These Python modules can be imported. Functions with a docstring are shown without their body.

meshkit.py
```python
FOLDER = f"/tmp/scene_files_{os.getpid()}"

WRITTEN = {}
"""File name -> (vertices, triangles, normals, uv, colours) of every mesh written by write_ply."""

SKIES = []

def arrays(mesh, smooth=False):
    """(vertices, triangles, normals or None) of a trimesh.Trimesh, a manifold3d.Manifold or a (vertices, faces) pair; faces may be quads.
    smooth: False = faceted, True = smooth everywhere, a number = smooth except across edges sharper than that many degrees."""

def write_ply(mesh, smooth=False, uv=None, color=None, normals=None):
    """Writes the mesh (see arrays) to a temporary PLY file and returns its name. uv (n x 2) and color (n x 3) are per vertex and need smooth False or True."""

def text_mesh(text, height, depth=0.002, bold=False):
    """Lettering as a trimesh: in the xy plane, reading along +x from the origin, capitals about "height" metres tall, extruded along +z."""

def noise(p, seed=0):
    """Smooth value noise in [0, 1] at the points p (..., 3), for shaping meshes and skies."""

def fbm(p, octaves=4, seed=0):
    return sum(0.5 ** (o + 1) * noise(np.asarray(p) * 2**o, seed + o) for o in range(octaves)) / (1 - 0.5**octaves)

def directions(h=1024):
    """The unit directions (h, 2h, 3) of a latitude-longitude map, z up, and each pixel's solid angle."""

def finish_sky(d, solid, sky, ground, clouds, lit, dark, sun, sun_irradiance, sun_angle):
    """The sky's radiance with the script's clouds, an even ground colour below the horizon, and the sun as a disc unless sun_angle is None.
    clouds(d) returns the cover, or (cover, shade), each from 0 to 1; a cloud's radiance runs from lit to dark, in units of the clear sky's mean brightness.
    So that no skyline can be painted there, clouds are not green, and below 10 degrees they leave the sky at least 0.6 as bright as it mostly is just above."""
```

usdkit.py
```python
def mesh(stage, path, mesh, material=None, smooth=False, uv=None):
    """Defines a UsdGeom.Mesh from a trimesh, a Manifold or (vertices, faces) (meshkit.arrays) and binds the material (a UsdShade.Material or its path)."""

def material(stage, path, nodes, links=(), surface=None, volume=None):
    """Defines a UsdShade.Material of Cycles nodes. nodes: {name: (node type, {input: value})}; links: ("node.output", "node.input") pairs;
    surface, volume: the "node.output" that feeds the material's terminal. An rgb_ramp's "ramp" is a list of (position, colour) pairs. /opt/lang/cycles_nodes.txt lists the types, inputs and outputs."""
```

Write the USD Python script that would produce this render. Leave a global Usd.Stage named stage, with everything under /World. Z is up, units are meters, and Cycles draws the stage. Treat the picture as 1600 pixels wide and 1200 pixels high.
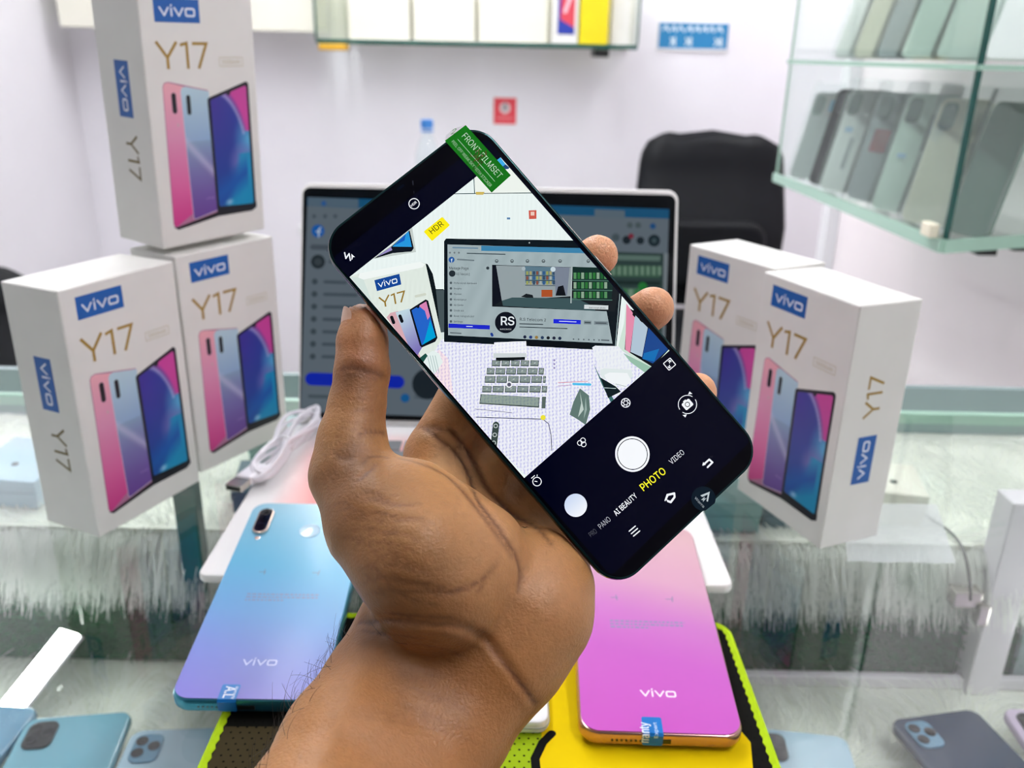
import math, random, sys
import numpy as np, trimesh, shapely, shapely.affinity as aff
from shapely.geometry import Polygon, LineString, Point, box as sbox
from scipy import ndimage
from scipy.spatial.transform import Rotation as Rot
import meshkit, usdkit
from pxr import Usd, UsdGeom, UsdLux, UsdShade, Gf, Sdf, Vt

random.seed(7); rng = np.random.default_rng(7)
stage = Usd.Stage.CreateInMemory()
UsdGeom.SetStageUpAxis(stage, 'Z'); UsdGeom.SetStageMetersPerUnit(stage, 1.0)
UsdGeom.Xform.Define(stage, '/World'); UsdGeom.Scope.Define(stage, '/World/Looks')

# ------------------------------------------------------------------ camera, light, exposure
FPX, PITCH, ROLL, CH = 1352.23, 0.365539, 0.020707, 0.30512        # z = 0 is the counter's glass top
_c, _s = math.cos(PITCH), math.sin(PITCH)
_R, _F, _U = np.array([1., 0, 0]), np.array([0, _c, -_s]), np.array([0, _s, _c])
CR = _R * math.cos(ROLL) + _U * math.sin(ROLL); CU = -_R * math.sin(ROLL) + _U * math.cos(ROLL); CF = _F
CAM = np.array([0, 0, CH])
cam = UsdGeom.Camera.Define(stage, '/World/camera')
cam.AddTransformOp().Set(Gf.Matrix4d(*CR, 0, *CU, 0, *(-CF), 0, *CAM, 1))
cam.CreateHorizontalApertureAttr(36.0); cam.CreateVerticalApertureAttr(27.0)
cam.CreateFocalLengthAttr(FPX / 1600 * 36.0)
cam.CreateFStopAttr(13.0); cam.CreateFocusDistanceAttr(0.302)
cam.CreateClippingRangeAttr((0.02, 100.0))
EXPOSURE = 0.0
cam.CreateExposureAttr(EXPOSURE)
SKY, LAMP = 0.04, 39.0
dome = UsdLux.DomeLight.Define(stage, '/World/sky'); dome.CreateIntensityAttr(SKY); dome.CreateColorAttr(Gf.Vec3f(0.93, 0.97, 1.0))

# ------------------------------------------------------------------ helpers
def lin(c):
    c = np.asarray(c, float) / 255.0
    return np.where(c <= 0.04045, c / 12.92, ((c + 0.055) / 1.055) ** 2.4)
def ray(u, v): return CF + CR * ((u - 800) / FPX) - CU * ((v - 600) / FPX)
def at(u, v, depth): return CAM + ray(u, v) * depth                 # depth along the optical axis
def hit(u, v, P0, n):
    d = ray(u, v); return CAM + d * ((np.dot(np.asarray(P0) - CAM, n)) / np.dot(d, n))
def onz(u, v, z=0.0): return hit(u, v, (0, 0, z), np.array([0, 0, 1.]))
def ony(u, v, y): return hit(u, v, (0, y, 0), np.array([0, 1., 0]))
def project(P):
    q = np.asarray(P) - CAM; d = q @ CF
    return np.stack([800 + FPX * (q @ CR) / d, 600 - FPX * (q @ CU) / d], -1)

MATS = {}
def mat(name, nodes, links, surface):
    MATS[name] = usdkit.material(stage, '/World/Looks/' + name, nodes, links, surface=surface); return MATS[name]
def plain(name, rgb, rough=0.5, metal=0.0, vary=0.0, scale=20.0, bump=0.0, bscale=60.0, bdist=0.002, **kw):
    nodes = {'p': ('principled_bsdf', {'base_color': tuple(lin(rgb)), 'roughness': rough, 'metallic': metal, **kw})}
    links = []
    if vary or bump: nodes['tc'] = ('texture_coordinate', {})
    if vary:
        nodes['n'] = ('noise_texture', {'scale': scale, 'detail': 4.0})
        a, b = lin(np.clip(np.array(rgb) * (1 - vary), 0, 255)), lin(np.clip(np.array(rgb) * (1 + vary), 0, 255))
        nodes['r'] = ('rgb_ramp', {'ramp': [(0.3, tuple(a)), (0.7, tuple(b))]})
        links += [('tc.object', 'n.vector'), ('n.fac', 'r.fac'), ('r.color', 'p.base_color')]
    if bump:
        nodes['bn'] = ('noise_texture', {'scale': bscale, 'detail': 3.0})
        nodes['bu'] = ('bump', {'strength': bump, 'distance': bdist})
        links += [('tc.object', 'bn.vector'), ('bn.fac', 'bu.height'), ('bu.normal', 'p.normal')]
    return mat(name, nodes, links, 'p.BSDF')
def printed(name, rough=0.45, **kw):                                # flat print: colours come from the mesh
    return mat(name, {'a': ('attribute', {'attribute': 'col'}), 'p': ('principled_bsdf', {'roughness': rough, **kw})}, [('a.color', 'p.base_color')], 'p.BSDF')
def screen(name, strength, rough=0.06, base=(6, 7, 12), **kw):
    return mat(name, {'a': ('attribute', {'attribute': 'col'}), 'p': ('principled_bsdf', {'roughness': rough, 'base_color': tuple(lin(base)), 'emission_strength': strength, **kw})},
               [('a.color', 'p.emission_color')], 'p.BSDF')
def pane(name, tint, rough=0.0, haze=0.0, share=1.0):
    """A clear sheet: see-through, with a mirror share that grows towards grazing (Schlick)."""
    nodes = {'t': ('transparent_bsdf', {'color': tint}), 'g': ('glossy_bsdf', {'color': (1, 1, 1), 'roughness': rough}), 'lw': ('layer_weight', {'blend': 0.5}),
             'pw': ('math', {'math_type': 'power', 'value2': 5.0}), 'f': ('math', {'math_type': 'multiply_add', 'value2': 0.96 * share, 'value3': 0.04 * share}), 'm': ('mix_closure', {})}
    links = [('lw.facing', 'pw.value1'), ('pw.value', 'f.value1'), ('f.value', 'm.fac'), ('t.BSDF', 'm.closure1'), ('g.BSDF', 'm.closure2')]
    if not haze: return mat(name, nodes, links, 'm.closure')
    nodes['d'] = ('diffuse_bsdf', {'color': (0.8, 0.88, 0.85)}); nodes['m2'] = ('mix_closure', {'fac': haze})
    return mat(name, nodes, links + [('m.closure', 'm2.closure1'), ('d.BSDF', 'm2.closure2')], 'm2.closure')
def emit(name, rgb, strength):
    return mat(name, {'e': ('emission', {'color': rgb, 'strength': strength})}, [], 'e.emission')

used = {}
def numbered(parent, name):
    k = (parent, name); i = used.get(k, -1) + 1; used[k] = i
    return f'{parent}/{name}' + (f'_{i:03d}' if i else '')
def tag(prim, label=None, cat=None, group=None, kind=None):
    for k, v in (('label', label), ('category', cat), ('group', group), ('kind', kind)):
        if v: prim.SetCustomDataByKey(k, v)
    return prim
def M4(R=None, t=(0, 0, 0)):                                         # columns of R = local axes
    m = np.eye(4); m[:3, 3] = t
    if R is not None: m[:3, :3] = R
    return m
def rz(a): return Rot.from_euler('z', a).as_matrix()
def thing(name, label, cat, M=None, group=None):
    x = UsdGeom.Xform.Define(stage, numbered('/World', name))
    if M is not None: x.AddTransformOp().Set(Gf.Matrix4d(*np.asarray(M).T.ravel().tolist()))
    return tag(x.GetPrim(), label, cat, group)
def obj(name, mesh, material, parent=None, smooth=30, col=None, label=None):
    path = numbered(str(parent.GetPath()) if parent is not None else '/World', name)
    m = usdkit.mesh(stage, path, mesh, MATS[material], smooth=smooth)
    if col is not None:
        UsdGeom.PrimvarsAPI(m).CreatePrimvar('col', Sdf.ValueTypeNames.Color3fArray, 'vertex').Set(Vt.Vec3fArray.FromNumpy(np.asarray(col, np.float32)))
    if label: m.GetPrim().SetCustomDataByKey('label', label)
    return m.GetPrim()
def struct(name, mesh, material, smooth=False):
    return tag(obj(name, mesh, material, None, smooth), kind='structure')
def copy_of(src, name, label, M, group=None):
    d = src.GetCustomData(); t = thing(name, label, d['category'], M, group or d.get('group'))
    t.GetReferences().AddInternalReference(src.GetPath()); t.SetInstanceable(True); return t
def curves(name, pts, w0, w1, material, parent=None):
    """pts (n, k, 3): n hairs of k points."""
    n, k = pts.shape[:2]; path = numbered(str(parent.GetPath()) if parent is not None else '/World', name)
    c = UsdGeom.BasisCurves.Define(stage, path); c.CreateTypeAttr('linear')
    c.CreateCurveVertexCountsAttr(Vt.IntArray.FromNumpy(np.full(n, k, np.int32)))
    c.CreatePointsAttr(Vt.Vec3fArray.FromNumpy(pts.reshape(-1, 3).astype(np.float32)))
    c.CreateWidthsAttr(Vt.FloatArray.FromNumpy(np.tile(np.linspace(w0, w1, k), n).astype(np.float32))); c.SetWidthsInterpolation('vertex')
    UsdShade.MaterialBindingAPI.Apply(c.GetPrim()).Bind(MATS[material]); return c.GetPrim()

def cat_(ms): return trimesh.util.concatenate(ms)
def bx(x0, x1, y0, y1, z0, z1, r=0.0):
    """A box, its edges chamfered by r."""
    if not r:
        m = trimesh.creation.box((x1 - x0, y1 - y0, z1 - z0)); m.apply_translation(((x0 + x1) / 2, (y0 + y1) / 2, (z0 + z1) / 2)); return m
    p = []
    for x in (x0, x1):
        for y in (y0, y1):
            for z in (z0, z1):
                s = [1 if a == lo else -1 for a, lo in ((x, x0), (y, y0), (z, z0))]
                p += [(x + s[0] * r, y + s[1] * r, z), (x + s[0] * r, y, z + s[2] * r), (x, y + s[1] * r, z + s[2] * r)]
                k = r * 0.3
                p += [(x + s[0] * k, y + s[1] * k, z + s[2] * k)]
    return trimesh.convex.convex_hull(np.array(p))
def rr(w, l, r, n=8, cx=0.0, cy=0.0):
    """Rounded rectangle outline, counter-clockwise (4(n+1) points)."""
    o = []
    for k, (sx, sy) in enumerate(((1, 1), (-1, 1), (-1, -1), (1, -1))):
        a = np.linspace(k * math.pi / 2, (k + 1) * math.pi / 2, n + 1)
        o.append(np.stack([cx + sx * (w / 2 - r) + r * np.cos(a), cy + sy * (l / 2 - r) + r * np.sin(a)], 1))
    return np.vstack(o)
def loft(rings):
    """rings: list of (n,3) outlines; closed with fans."""
    n = len(rings[0]); v = np.vstack(rings); f = []
    for k in range(len(rings) - 1):
        a = k * n + np.arange(n); b = k * n + (np.arange(n) + 1) % n
        f += [np.stack([a, b, b + n], 1), np.stack([a, b + n, a + n], 1)]
    c0, c1 = len(v), len(v) + 1; v = np.vstack([v, rings[0].mean(0), rings[-1].mean(0)])
    i = np.arange(n); j = (i + 1) % n; L = (len(rings) - 1) * n
    f += [np.stack([np.full(n, c0), j, i], 1), np.stack([np.full(n, c1), L + i, L + j], 1)]
    return trimesh.Trimesh(v, np.vstack(f), process=False)
def slab(w, l, r, t, e=None, n=8, cx=0, cy=0, z0=0.0, prof=None):
    """A rounded slab with softened rims, from z0 to z0 + t."""
    e = min(t * 0.45, r * 0.6) if e is None else e
    prof = prof or [(0, 1.0), (0.3 * e, 0.35), (e, 0), (t - e, 0), (t - 0.3 * e, 0.35), (t, 1.0)]
    return loft([np.c_[rr(w - 2 * k * e, l - 2 * k * e, max(r - k * e, 1e-4), n, cx, cy), np.full(4 * (n + 1), z0 + z)] for z, k in prof])
def tube(P, r, sides=8, closed=False):
    P = np.asarray(P, float); n = len(P); r = np.broadcast_to(r, (n,))
    t = (np.roll(P, -1, 0) - np.roll(P, 1, 0)) if closed else np.gradient(P, axis=0)
    t /= np.linalg.norm(t, axis=1, keepdims=True) + 1e-12
    nrm = np.zeros_like(P); a = np.array([0, 0, 1.]) if abs(t[0, 2]) < .9 else np.array([1., 0, 0])
    for i in range(n):
        a = a - t[i] * np.dot(a, t[i]); a /= np.linalg.norm(a) + 1e-12; nrm[i] = a
    b = np.cross(t, nrm); g = np.arange(sides) * 2 * np.pi / sides
    rings = [P[i] + r[i] * (np.cos(g)[:, None] * nrm[i] + np.sin(g)[:, None] * b[i]) for i in range(n)]
    m = loft(rings + ([rings[0]] if closed else []))
    return m
def lathe(prof, n=28):
    prof = np.asarray(prof, float); g = np.arange(n) * 2 * np.pi / n
    return loft([np.stack([r * np.cos(g), r * np.sin(g), np.full(n, z)], 1) for r, z in prof])
def spline(pts, n):
    from scipy.interpolate import CubicSpline
    pts = np.asarray(pts, float); s = np.r_[0, np.cumsum(np.linalg.norm(np.diff(pts, axis=0), axis=1))]
    return CubicSpline(s, pts)(np.linspace(0, s[-1], n))

_text = {}
def glyphs(s, bold=False):
    """Lettering as a shapely shape, capitals 1 high, baseline y = 0."""
    if (s, bold) not in _text:
        m = meshkit.text_mesh(s, 1.0, 0.5, bold); top = m.triangles[(m.triangles[:, :, 2] > 0.25).all(1)][:, :, :2]
        tri = shapely.polygons(np.round(top, 5))
        try: g = shapely.coverage_union_all(tri).buffer(0)
        except Exception: g = shapely.union_all([t.buffer(1e-4, quad_segs=1) for t in tri])
        _text[s, bold] = g.simplify(0.004)
    return _text[s, bold]
def fit_text(s, x0, x1, y, h, bold=False):
    """Text from x0 to x1 on the baseline y, capitals h high (y up)."""
    g = glyphs(s, bold); b = g.bounds
    return aff.affine_transform(g, [(x1 - x0) / (b[2] - b[0]), 0, 0, h, x0 - b[0] * (x1 - x0) / (b[2] - b[0]), y])
def vivo(x0, x1, y0, y1, w=0.2):
    """The wordmark: two wide v, an i with a cut top, a rounded o."""
    st = lambda p: LineString(p).buffer(w / 2, cap_style='flat', join_style='mitre')
    g = [st([(0.05, 1), (0.62, 0.1), (1.19, 1)]).intersection(sbox(-1, 0, 9, 1)), sbox(1.42, 0, 1.62, 0.93), Polygon([(1.42, 1.02), (1.62, 1.1), (1.62, 1.34), (1.42, 1.22)]),
         st([(1.87, 1), (2.44, 0.1), (3.01, 1)]).intersection(sbox(-1, 0, 9, 1)),
         sbox(3.5, 0.3, 4.2, 0.7).buffer(0.3).difference(sbox(3.55, 0.36, 4.15, 0.64).buffer(0.14))]
    g = shapely.union_all(g); b = g.bounds
    return aff.affine_transform(g, [(x1 - x0) / (b[2] - b[0]), 0, 0, (y1 - y0) / 1.0, x0 - b[0] * (x1 - x0) / (b[2] - b[0]), y0])
def y17(x0, x1, y0, y1, w=0.13):
    st = lambda p: LineString(p).buffer(w / 2, cap_style='flat', join_style='mitre')
    g = shapely.union_all([st([(0, 1), (0.42, 0.42), (0.84, 1)]), st([(0.42, 0.46), (0.42, 0)]), st([(0.98, 0.88), (1.26, 0.95), (1.26, 0)]), st([(1.5, 0.94), (2.12, 0.94), (1.72, 0)])])
    b = g.bounds
    return aff.affine_transform(g, [(x1 - x0) / (b[2] - b[0]), 0, 0, (y1 - y0) / (b[3] - b[1]), x0 - b[0] * (x1 - x0) / (b[2] - b[0]), y0 - b[1] * (y1 - y0) / (b[3] - b[1])])

class Print:
    """A flat print: shapes laid over one another, cut so that none overlap, as one coloured mesh."""
    def __init__(s): s.it = []
    def add(s, g, c, cell=0): s.it.append((g if g.is_valid else g.buffer(0), c, cell)); return s
    def mesh(s, place):
        V, F, C, n, cover = [], [], [], 0, None
        for g, c, cell in reversed(s.it):
            vis = g if cover is None else g.difference(cover)
            cover = g if cover is None else cover.union(g)
            for p in [q for q in getattr(vis, 'geoms', [vis]) if q.geom_type == 'Polygon' and q.area > 1e-12]:
                pieces = [p]
                if cell:
                    b = p.bounds; nx, ny = max(1, math.ceil((b[2] - b[0]) / cell)), max(1, math.ceil((b[3] - b[1]) / cell))
                    X, Y = np.linspace(b[0], b[2], nx + 1), np.linspace(b[1], b[3], ny + 1)
                    i, j = [q.ravel() for q in np.meshgrid(range(nx), range(ny))]
                    bxs = shapely.box(X[i], Y[j], X[i + 1], Y[j + 1]); shapely.prepare(p); ins = shapely.contains_properly(p, bxs)
                    if ins.any():
                        a, b_ = i[ins], j[ins]; v = np.stack([X[a], Y[b_], X[a + 1], Y[b_], X[a + 1], Y[b_ + 1], X[a], Y[b_ + 1]], 1).reshape(-1, 2)
                        q0 = np.arange(len(a))[:, None] * 4; V.append(v); F.append(np.vstack([q0 + [0, 1, 2], q0 + [0, 2, 3]]) + n); C.append(lin(np.clip(c(v) if callable(c) else np.tile(c, (len(v), 1)), 0, 255))); n += len(v)
                    rim = bxs[~ins]; rim = rim[shapely.intersects(p, rim)]
                    pieces = [q for k in shapely.intersection(p, rim) for q in getattr(k, 'geoms', [k]) if q.geom_type == 'Polygon' and q.area > 1e-14]
                for q in pieces:
                    if len(q.exterior.coords) == 5 and not q.interiors and abs(q.area - q.convex_hull.area) < 1e-9 * q.area:
                        v, f = np.array(q.exterior.coords)[:4], np.array([[0, 1, 2], [0, 2, 3]])
                    else:
                        try: v, f = trimesh.creation.triangulate_polygon(q, engine='earcut')
                        except Exception: continue
                    if not len(f): continue
                    col = c(v) if callable(c) else np.tile(c, (len(v), 1))
                    V.append(v); F.append(np.asarray(f) + n); C.append(lin(np.clip(col, 0, 255))); n += len(v)
        return trimesh.Trimesh(place(np.vstack(V)), np.vstack(F), process=False), np.vstack(C)
    def build(s, name, place, material, parent, label=None):
        m, c = s.mesh(place); return obj(name, m, material, parent, False, c, label)

def quad(*p): return Polygon(p)
def stroke(p, w, cap='round'): return LineString(p).buffer(w / 2, cap_style=cap)
def ring(x, y, r, w): return Point(x, y).buffer(r).difference(Point(x, y).buffer(r - w))
def grad(stops, axis=1):
    z = np.array([s[0] for s in stops]); c = np.array([s[1] for s in stops], float)
    return lambda v: np.stack([np.interp(v[:, axis], z, c[:, k]) for k in range(3)], 1)

# ------------------------------------------------------------------ materials
plain('wall_paint', (238, 236, 242), 0.6, vary=0.012, scale=3, bump=0.08, bscale=140)
plain('wall_grey', (218, 216, 221), 0.6, vary=0.012, scale=3, bump=0.08, bscale=140)
plain('wall_pinkish', (247, 239, 242), 0.6, vary=0.012, scale=3, bump=0.08, bscale=140)
plain('dark_shopfront', (58, 62, 68), 0.35)
plain('white_trim', (240, 240, 244), 0.4)
plain('ceiling_paint', (236, 236, 238), 0.8)
plain('floor_tile', (170, 165, 160), 0.3, vary=0.06, scale=6)
plain('cream_laminate', (238, 236, 222), 0.4)
plain('white_aluminium', (236, 232, 238), 0.3)
plain('grey_back_glass', (150, 168, 170), 0.12)
plain('white_plastic', (238, 238, 240), 0.3)
plain('steel', (190, 186, 178), 0.25, 1.0)
plain('black_plastic', (10, 12, 16), 0.35)
plain('black_leather', (6, 9, 14), 0.5, vary=0.2, scale=30, bump=0.25, bscale=220, specular_ior_level=0.18)
plain('box_card', (232, 231, 226), 0.42, vary=0.008, scale=40)
mat('fur_white', {'d': ('diffuse_bsdf', {'color': (0.95, 0.965, 0.93)}), 't': ('translucent_bsdf', {'color': (0.94, 0.96, 0.92)}), 'm': ('mix_closure', {'fac': 0.5})}, [('d.BSDF', 'm.closure1'), ('t.BSDF', 'm.closure2')], 'm.closure')
plain('fur_backing', (238, 241, 230), 0.9, vary=0.02, scale=60, bump=0.5, bscale=300)
plain('grass_blade', (40, 122, 70), 0.7, vary=0.25, scale=120)
plain('grass_backing', (26, 88, 54), 0.9)
plain('glass_edge', (20, 92, 84), 0.12, transmission_weight=0.25)
plain('glass_edge_pale', (168, 204, 186), 0.2)
plain('gold_foil', (166, 134, 60), 0.32, 0.6)
plain('laptop_shell', (240, 238, 236), 0.28)
plain('laptop_bezel', (5, 9, 14), 0.16)
plain('laptop_key', (120, 124, 126), 0.4)
plain('cable_white', (240, 238, 243), 0.35)
plain('phone_frame_teal', (18, 52, 54), 0.16, 0.7)
plain('phone_frame_blue', (60, 140, 165), 0.15, 0.7)
plain('phone_frame_rose', (196, 150, 150), 0.15, 0.8)
plain('lens_black', (8, 10, 20), 0.05)
plain('lens_ring', (212, 190, 178), 0.2, 0.9)
plain('rubber_black', (9, 10, 9), 0.7, specular_ior_level=0.15)
plain('neon_edge', (172, 206, 16), 0.7, specular_ior_level=0.15)
plain('blue_sticker', (20, 110, 190), 0.25)
plain('nail', (206, 164, 140), 0.3)
plain('hair_black', (22, 15, 12), 0.5)
plain('case_grey', (172, 178, 182), 0.4)
plain('case_black', (4, 6, 10), 0.5, specular_ior_level=0.15)
plain('case_mint', (224, 240, 229), 0.35)
plain('case_white', (251, 251, 249), 0.35)
plain('case_cream', (240, 232, 210), 0.4)
plain('case_smoke', (120, 140, 132), 0.12)
plain('case_clear', (190, 196, 196), 0.15)
plain('sign_red', (226, 78, 88), 0.4)
plain('yellow_card', (236, 216, 16), 0.45)
plain('orange_clip', (216, 166, 40), 0.4)
plain('phone_teal', (108, 162, 180), 0.12)
plain('phone_steelblue', (104, 148, 176), 0.12)
plain('phone_navy', (30, 52, 78), 0.1)
plain('phone_lilac', (206, 190, 214), 0.12)
plain('phone_paleblue', (176, 205, 222), 0.12)
plain('teal_box', (128, 176, 172), 0.4)
plain('dark_teal_box', (44, 86, 100), 0.35)
plain('lime_packet', (214, 224, 130), 0.5)
plain('bottle_cap', (60, 130, 205), 0.4)
pane('counter_glass', (0.985, 0.998, 0.992))
pane('shelf_glass', (0.965, 0.995, 0.98), haze=0.02)
pane('cabinet_glass', (0.95, 0.99, 0.97), haze=0.01, share=0.45)
pane('clear_plastic', (0.97, 0.98, 0.98), rough=0.06, haze=0.03)
pane('bottle_plastic', (0.93, 0.96, 0.97), rough=0.05, haze=0.12)
pane('lilac_film', (0.90, 0.86, 0.95), rough=0.1, haze=0.45)
emit('lamp_glow', (0.97, 0.985, 1.0), LAMP)
printed('print_matt', 0.42); printed('print_gloss', 0.3, specular_ior_level=0.25)
printed('phone_back', 0.32, specular_ior_level=0.25, coat_weight=0.06, coat_roughness=0.1)
printed('sticker_print', 0.7, specular_ior_level=0.12)
printed('mat_print', 0.8, specular_ior_level=0.08)
printed('deck_paint', 0.3)
screen('phone_display', 1.0, base=(1, 1, 4), specular_ior_level=0.12)
screen('laptop_display', 0.72, rough=0.3, base=(2, 3, 4), specular_ior_level=0.15)

# ------------------------------------------------------------------ the room
XL, XR, YB, YF, ZF, ZC = -1.60, 1.75, 3.3, -1.7, -0.95, 1.75
struct('floor', bx(XL - .1, XR + .1, YF, YB + .1, ZF - .1, ZF), 'floor_tile')
struct('ceiling', bx(XL - .1, XR + .1, YF, YB + .1, ZC, ZC + .1), 'ceiling_paint')
struct('wall_back', bx(XL, XR, YB, YB + .1, ZF, ZC), 'wall_paint')
struct('wall_left', bx(XL - .1, XL, YF, YB, ZF, ZC), 'wall_grey')
struct('wall_right', bx(0.70, 0.80, YF, 1.90, ZF, ZC), 'wall_pinkish')
struct('trim_1', bx(0.675, 0.705, 1.88, 1.925, ZF, ZC, .004), 'white_trim')
struct('wall_right_far', bx(XR, XR + .1, 1.0, YB, ZF, ZC), 'wall_pinkish')
struct('wall_front', bx(XL, 0.7, YF - .1, YF, ZF, ZC), 'dark_shopfront')
struct('wall_behind', bx(0.8, XR, 1.0, 1.1, ZF, ZC), 'wall_pinkish')
for k, (x, y0, y1, lab) in enumerate(((-0.62, 1.9, 3.1, 'left rear'), (-0.25, 1.5, 3.0, 'middle rear'), (1.15, 1.7, 3.1, 'right rear'), (-0.60, 0.5, 1.7, 'middle'), (0.58, -0.75, 0.35, 'front right'))):
    L = thing('ceiling_light', f'long white batten light on the ceiling, {lab} one', 'ceiling light', M4(None, (x, (y0 + y1) / 2, ZC)), 'batten lights on the ceiling')
    h = (y1 - y0) / 2
    obj('housing', bx(-.06, .06, -h, h, -.03, 0, .004), 'white_aluminium', L, False)
    obj('diffuser', bx(-.052, .052, -h + .01, h - .01, -.042, -.0302, .005), 'lamp_glow', L, False)

# ------------------------------------------------------------------ display counter
C = thing('display_counter', 'glass-topped display counter with white posts and fur-lined inside', 'counter', M4())
CX0, CX1, CY0, CY1, FZ = -0.78, 0.69, 0.02, 0.74, -0.19
obj('glass_top', bx(CX0, CX1, CY0, CY1, -.008, 0), 'counter_glass', C, False)
obj('glass_edge', bx(CX0, CX1, CY1 + .0005, CY1 + .008, -.010, 0.0008, .001), 'glass_edge_pale', C, False)
obj('glass_edge', bx(CX0, CX1, CY0 - .004, CY0 - .0005, -.009, 0.0005, .001), 'glass_edge', C, False)
obj('base_cabinet', bx(CX0, CX1, CY0, .85, ZF, FZ - .02), 'white_plastic', C, False)
obj('inner_floor', bx(CX0, CX1, CY0, .85, FZ - .0195, FZ), 'fur_backing', C, False)
obj('rear_step', bx(CX0, CX1, .615, .85, FZ + .0002, -.064), 'fur_backing', C, False)
obj('back_panel', bx(CX0, CX1, .842, .85, -.0635, -.012), 'grey_back_glass', C, False)
obj('rail', bx(-.262, .70 - .02, .592, .600, FZ + .0005, FZ + .012, .002), 'white_aluminium', C, False)
for x in (.398, -.66):
    obj('post', bx(x - .0135, x + .0135, .586, .611, FZ + .0003, -.0085, .0015), 'white_aluminium', C, False)
obj('front_pane', bx(CX0, CX1, CY0 + .001, CY0 + .007, FZ, -.0085), 'counter_glass', C, False)
obj('divider_edge', bx(-.258, -.240, .585, .597, FZ + .0003, -.0085, .001), 'glass_edge', C, False, label='dark teal edge of an upright glass divider')
obj('divider_pane', bx(-.3455, -.3435, .525, .584, FZ + .03, -.0085), 'counter_glass', C, False)
obj('end_panel', bx(.43, .684, .601, .606, FZ + .0003, -.0085), 'grey_back_glass', C, False)
obj('end_panel', bx(CX0, CX0 + .006, CY0 + .01, .6, FZ + .0003, -.0085), 'counter_glass', C, False)
obj('end_panel', bx(CX1 - .006, CX1, CY0 + .01, .6, FZ + .0003, -.0085), 'counter_glass', C, False)
emit('led_glow', (0.96, 1.0, 0.97), 22.0)
for la, lb_, lab in ((np.array([-.374, .519, -.166]), np.array([-.352, .580, -.140]), 'left'), (np.array([.480, .523, -.168]), np.array([.452, .584, -.142]), 'right')):
  lx = (lb_ - la) / np.linalg.norm(lb_ - la); lz = np.array([0, 0, 1.]) - lx * lx[2]; lz /= np.linalg.norm(lz)
  LB = thing('light_bar', f'short bright white light bar leaning on the fur inside the counter at {lab}', 'light', M4(np.stack([np.cross(lx, lz), lx, lz], 1), la))
  obj('housing', bx(-.011, .011, 0, np.linalg.norm(lb_ - la), -.004, 0, .001), 'white_aluminium', LB, False)
  obj('diffuser', bx(-.0095, .0095, .001, np.linalg.norm(lb_ - la) - .001, .0002, .004, .001), 'led_glow', LB, False)
lk = obj('lock', cat_([bx(.352, .374, .578, .5915, -.098, -.084, .001), bx(.371, .380, .574, .5915, -.112, -.094, .001)]), 'steel', C, False)

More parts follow.
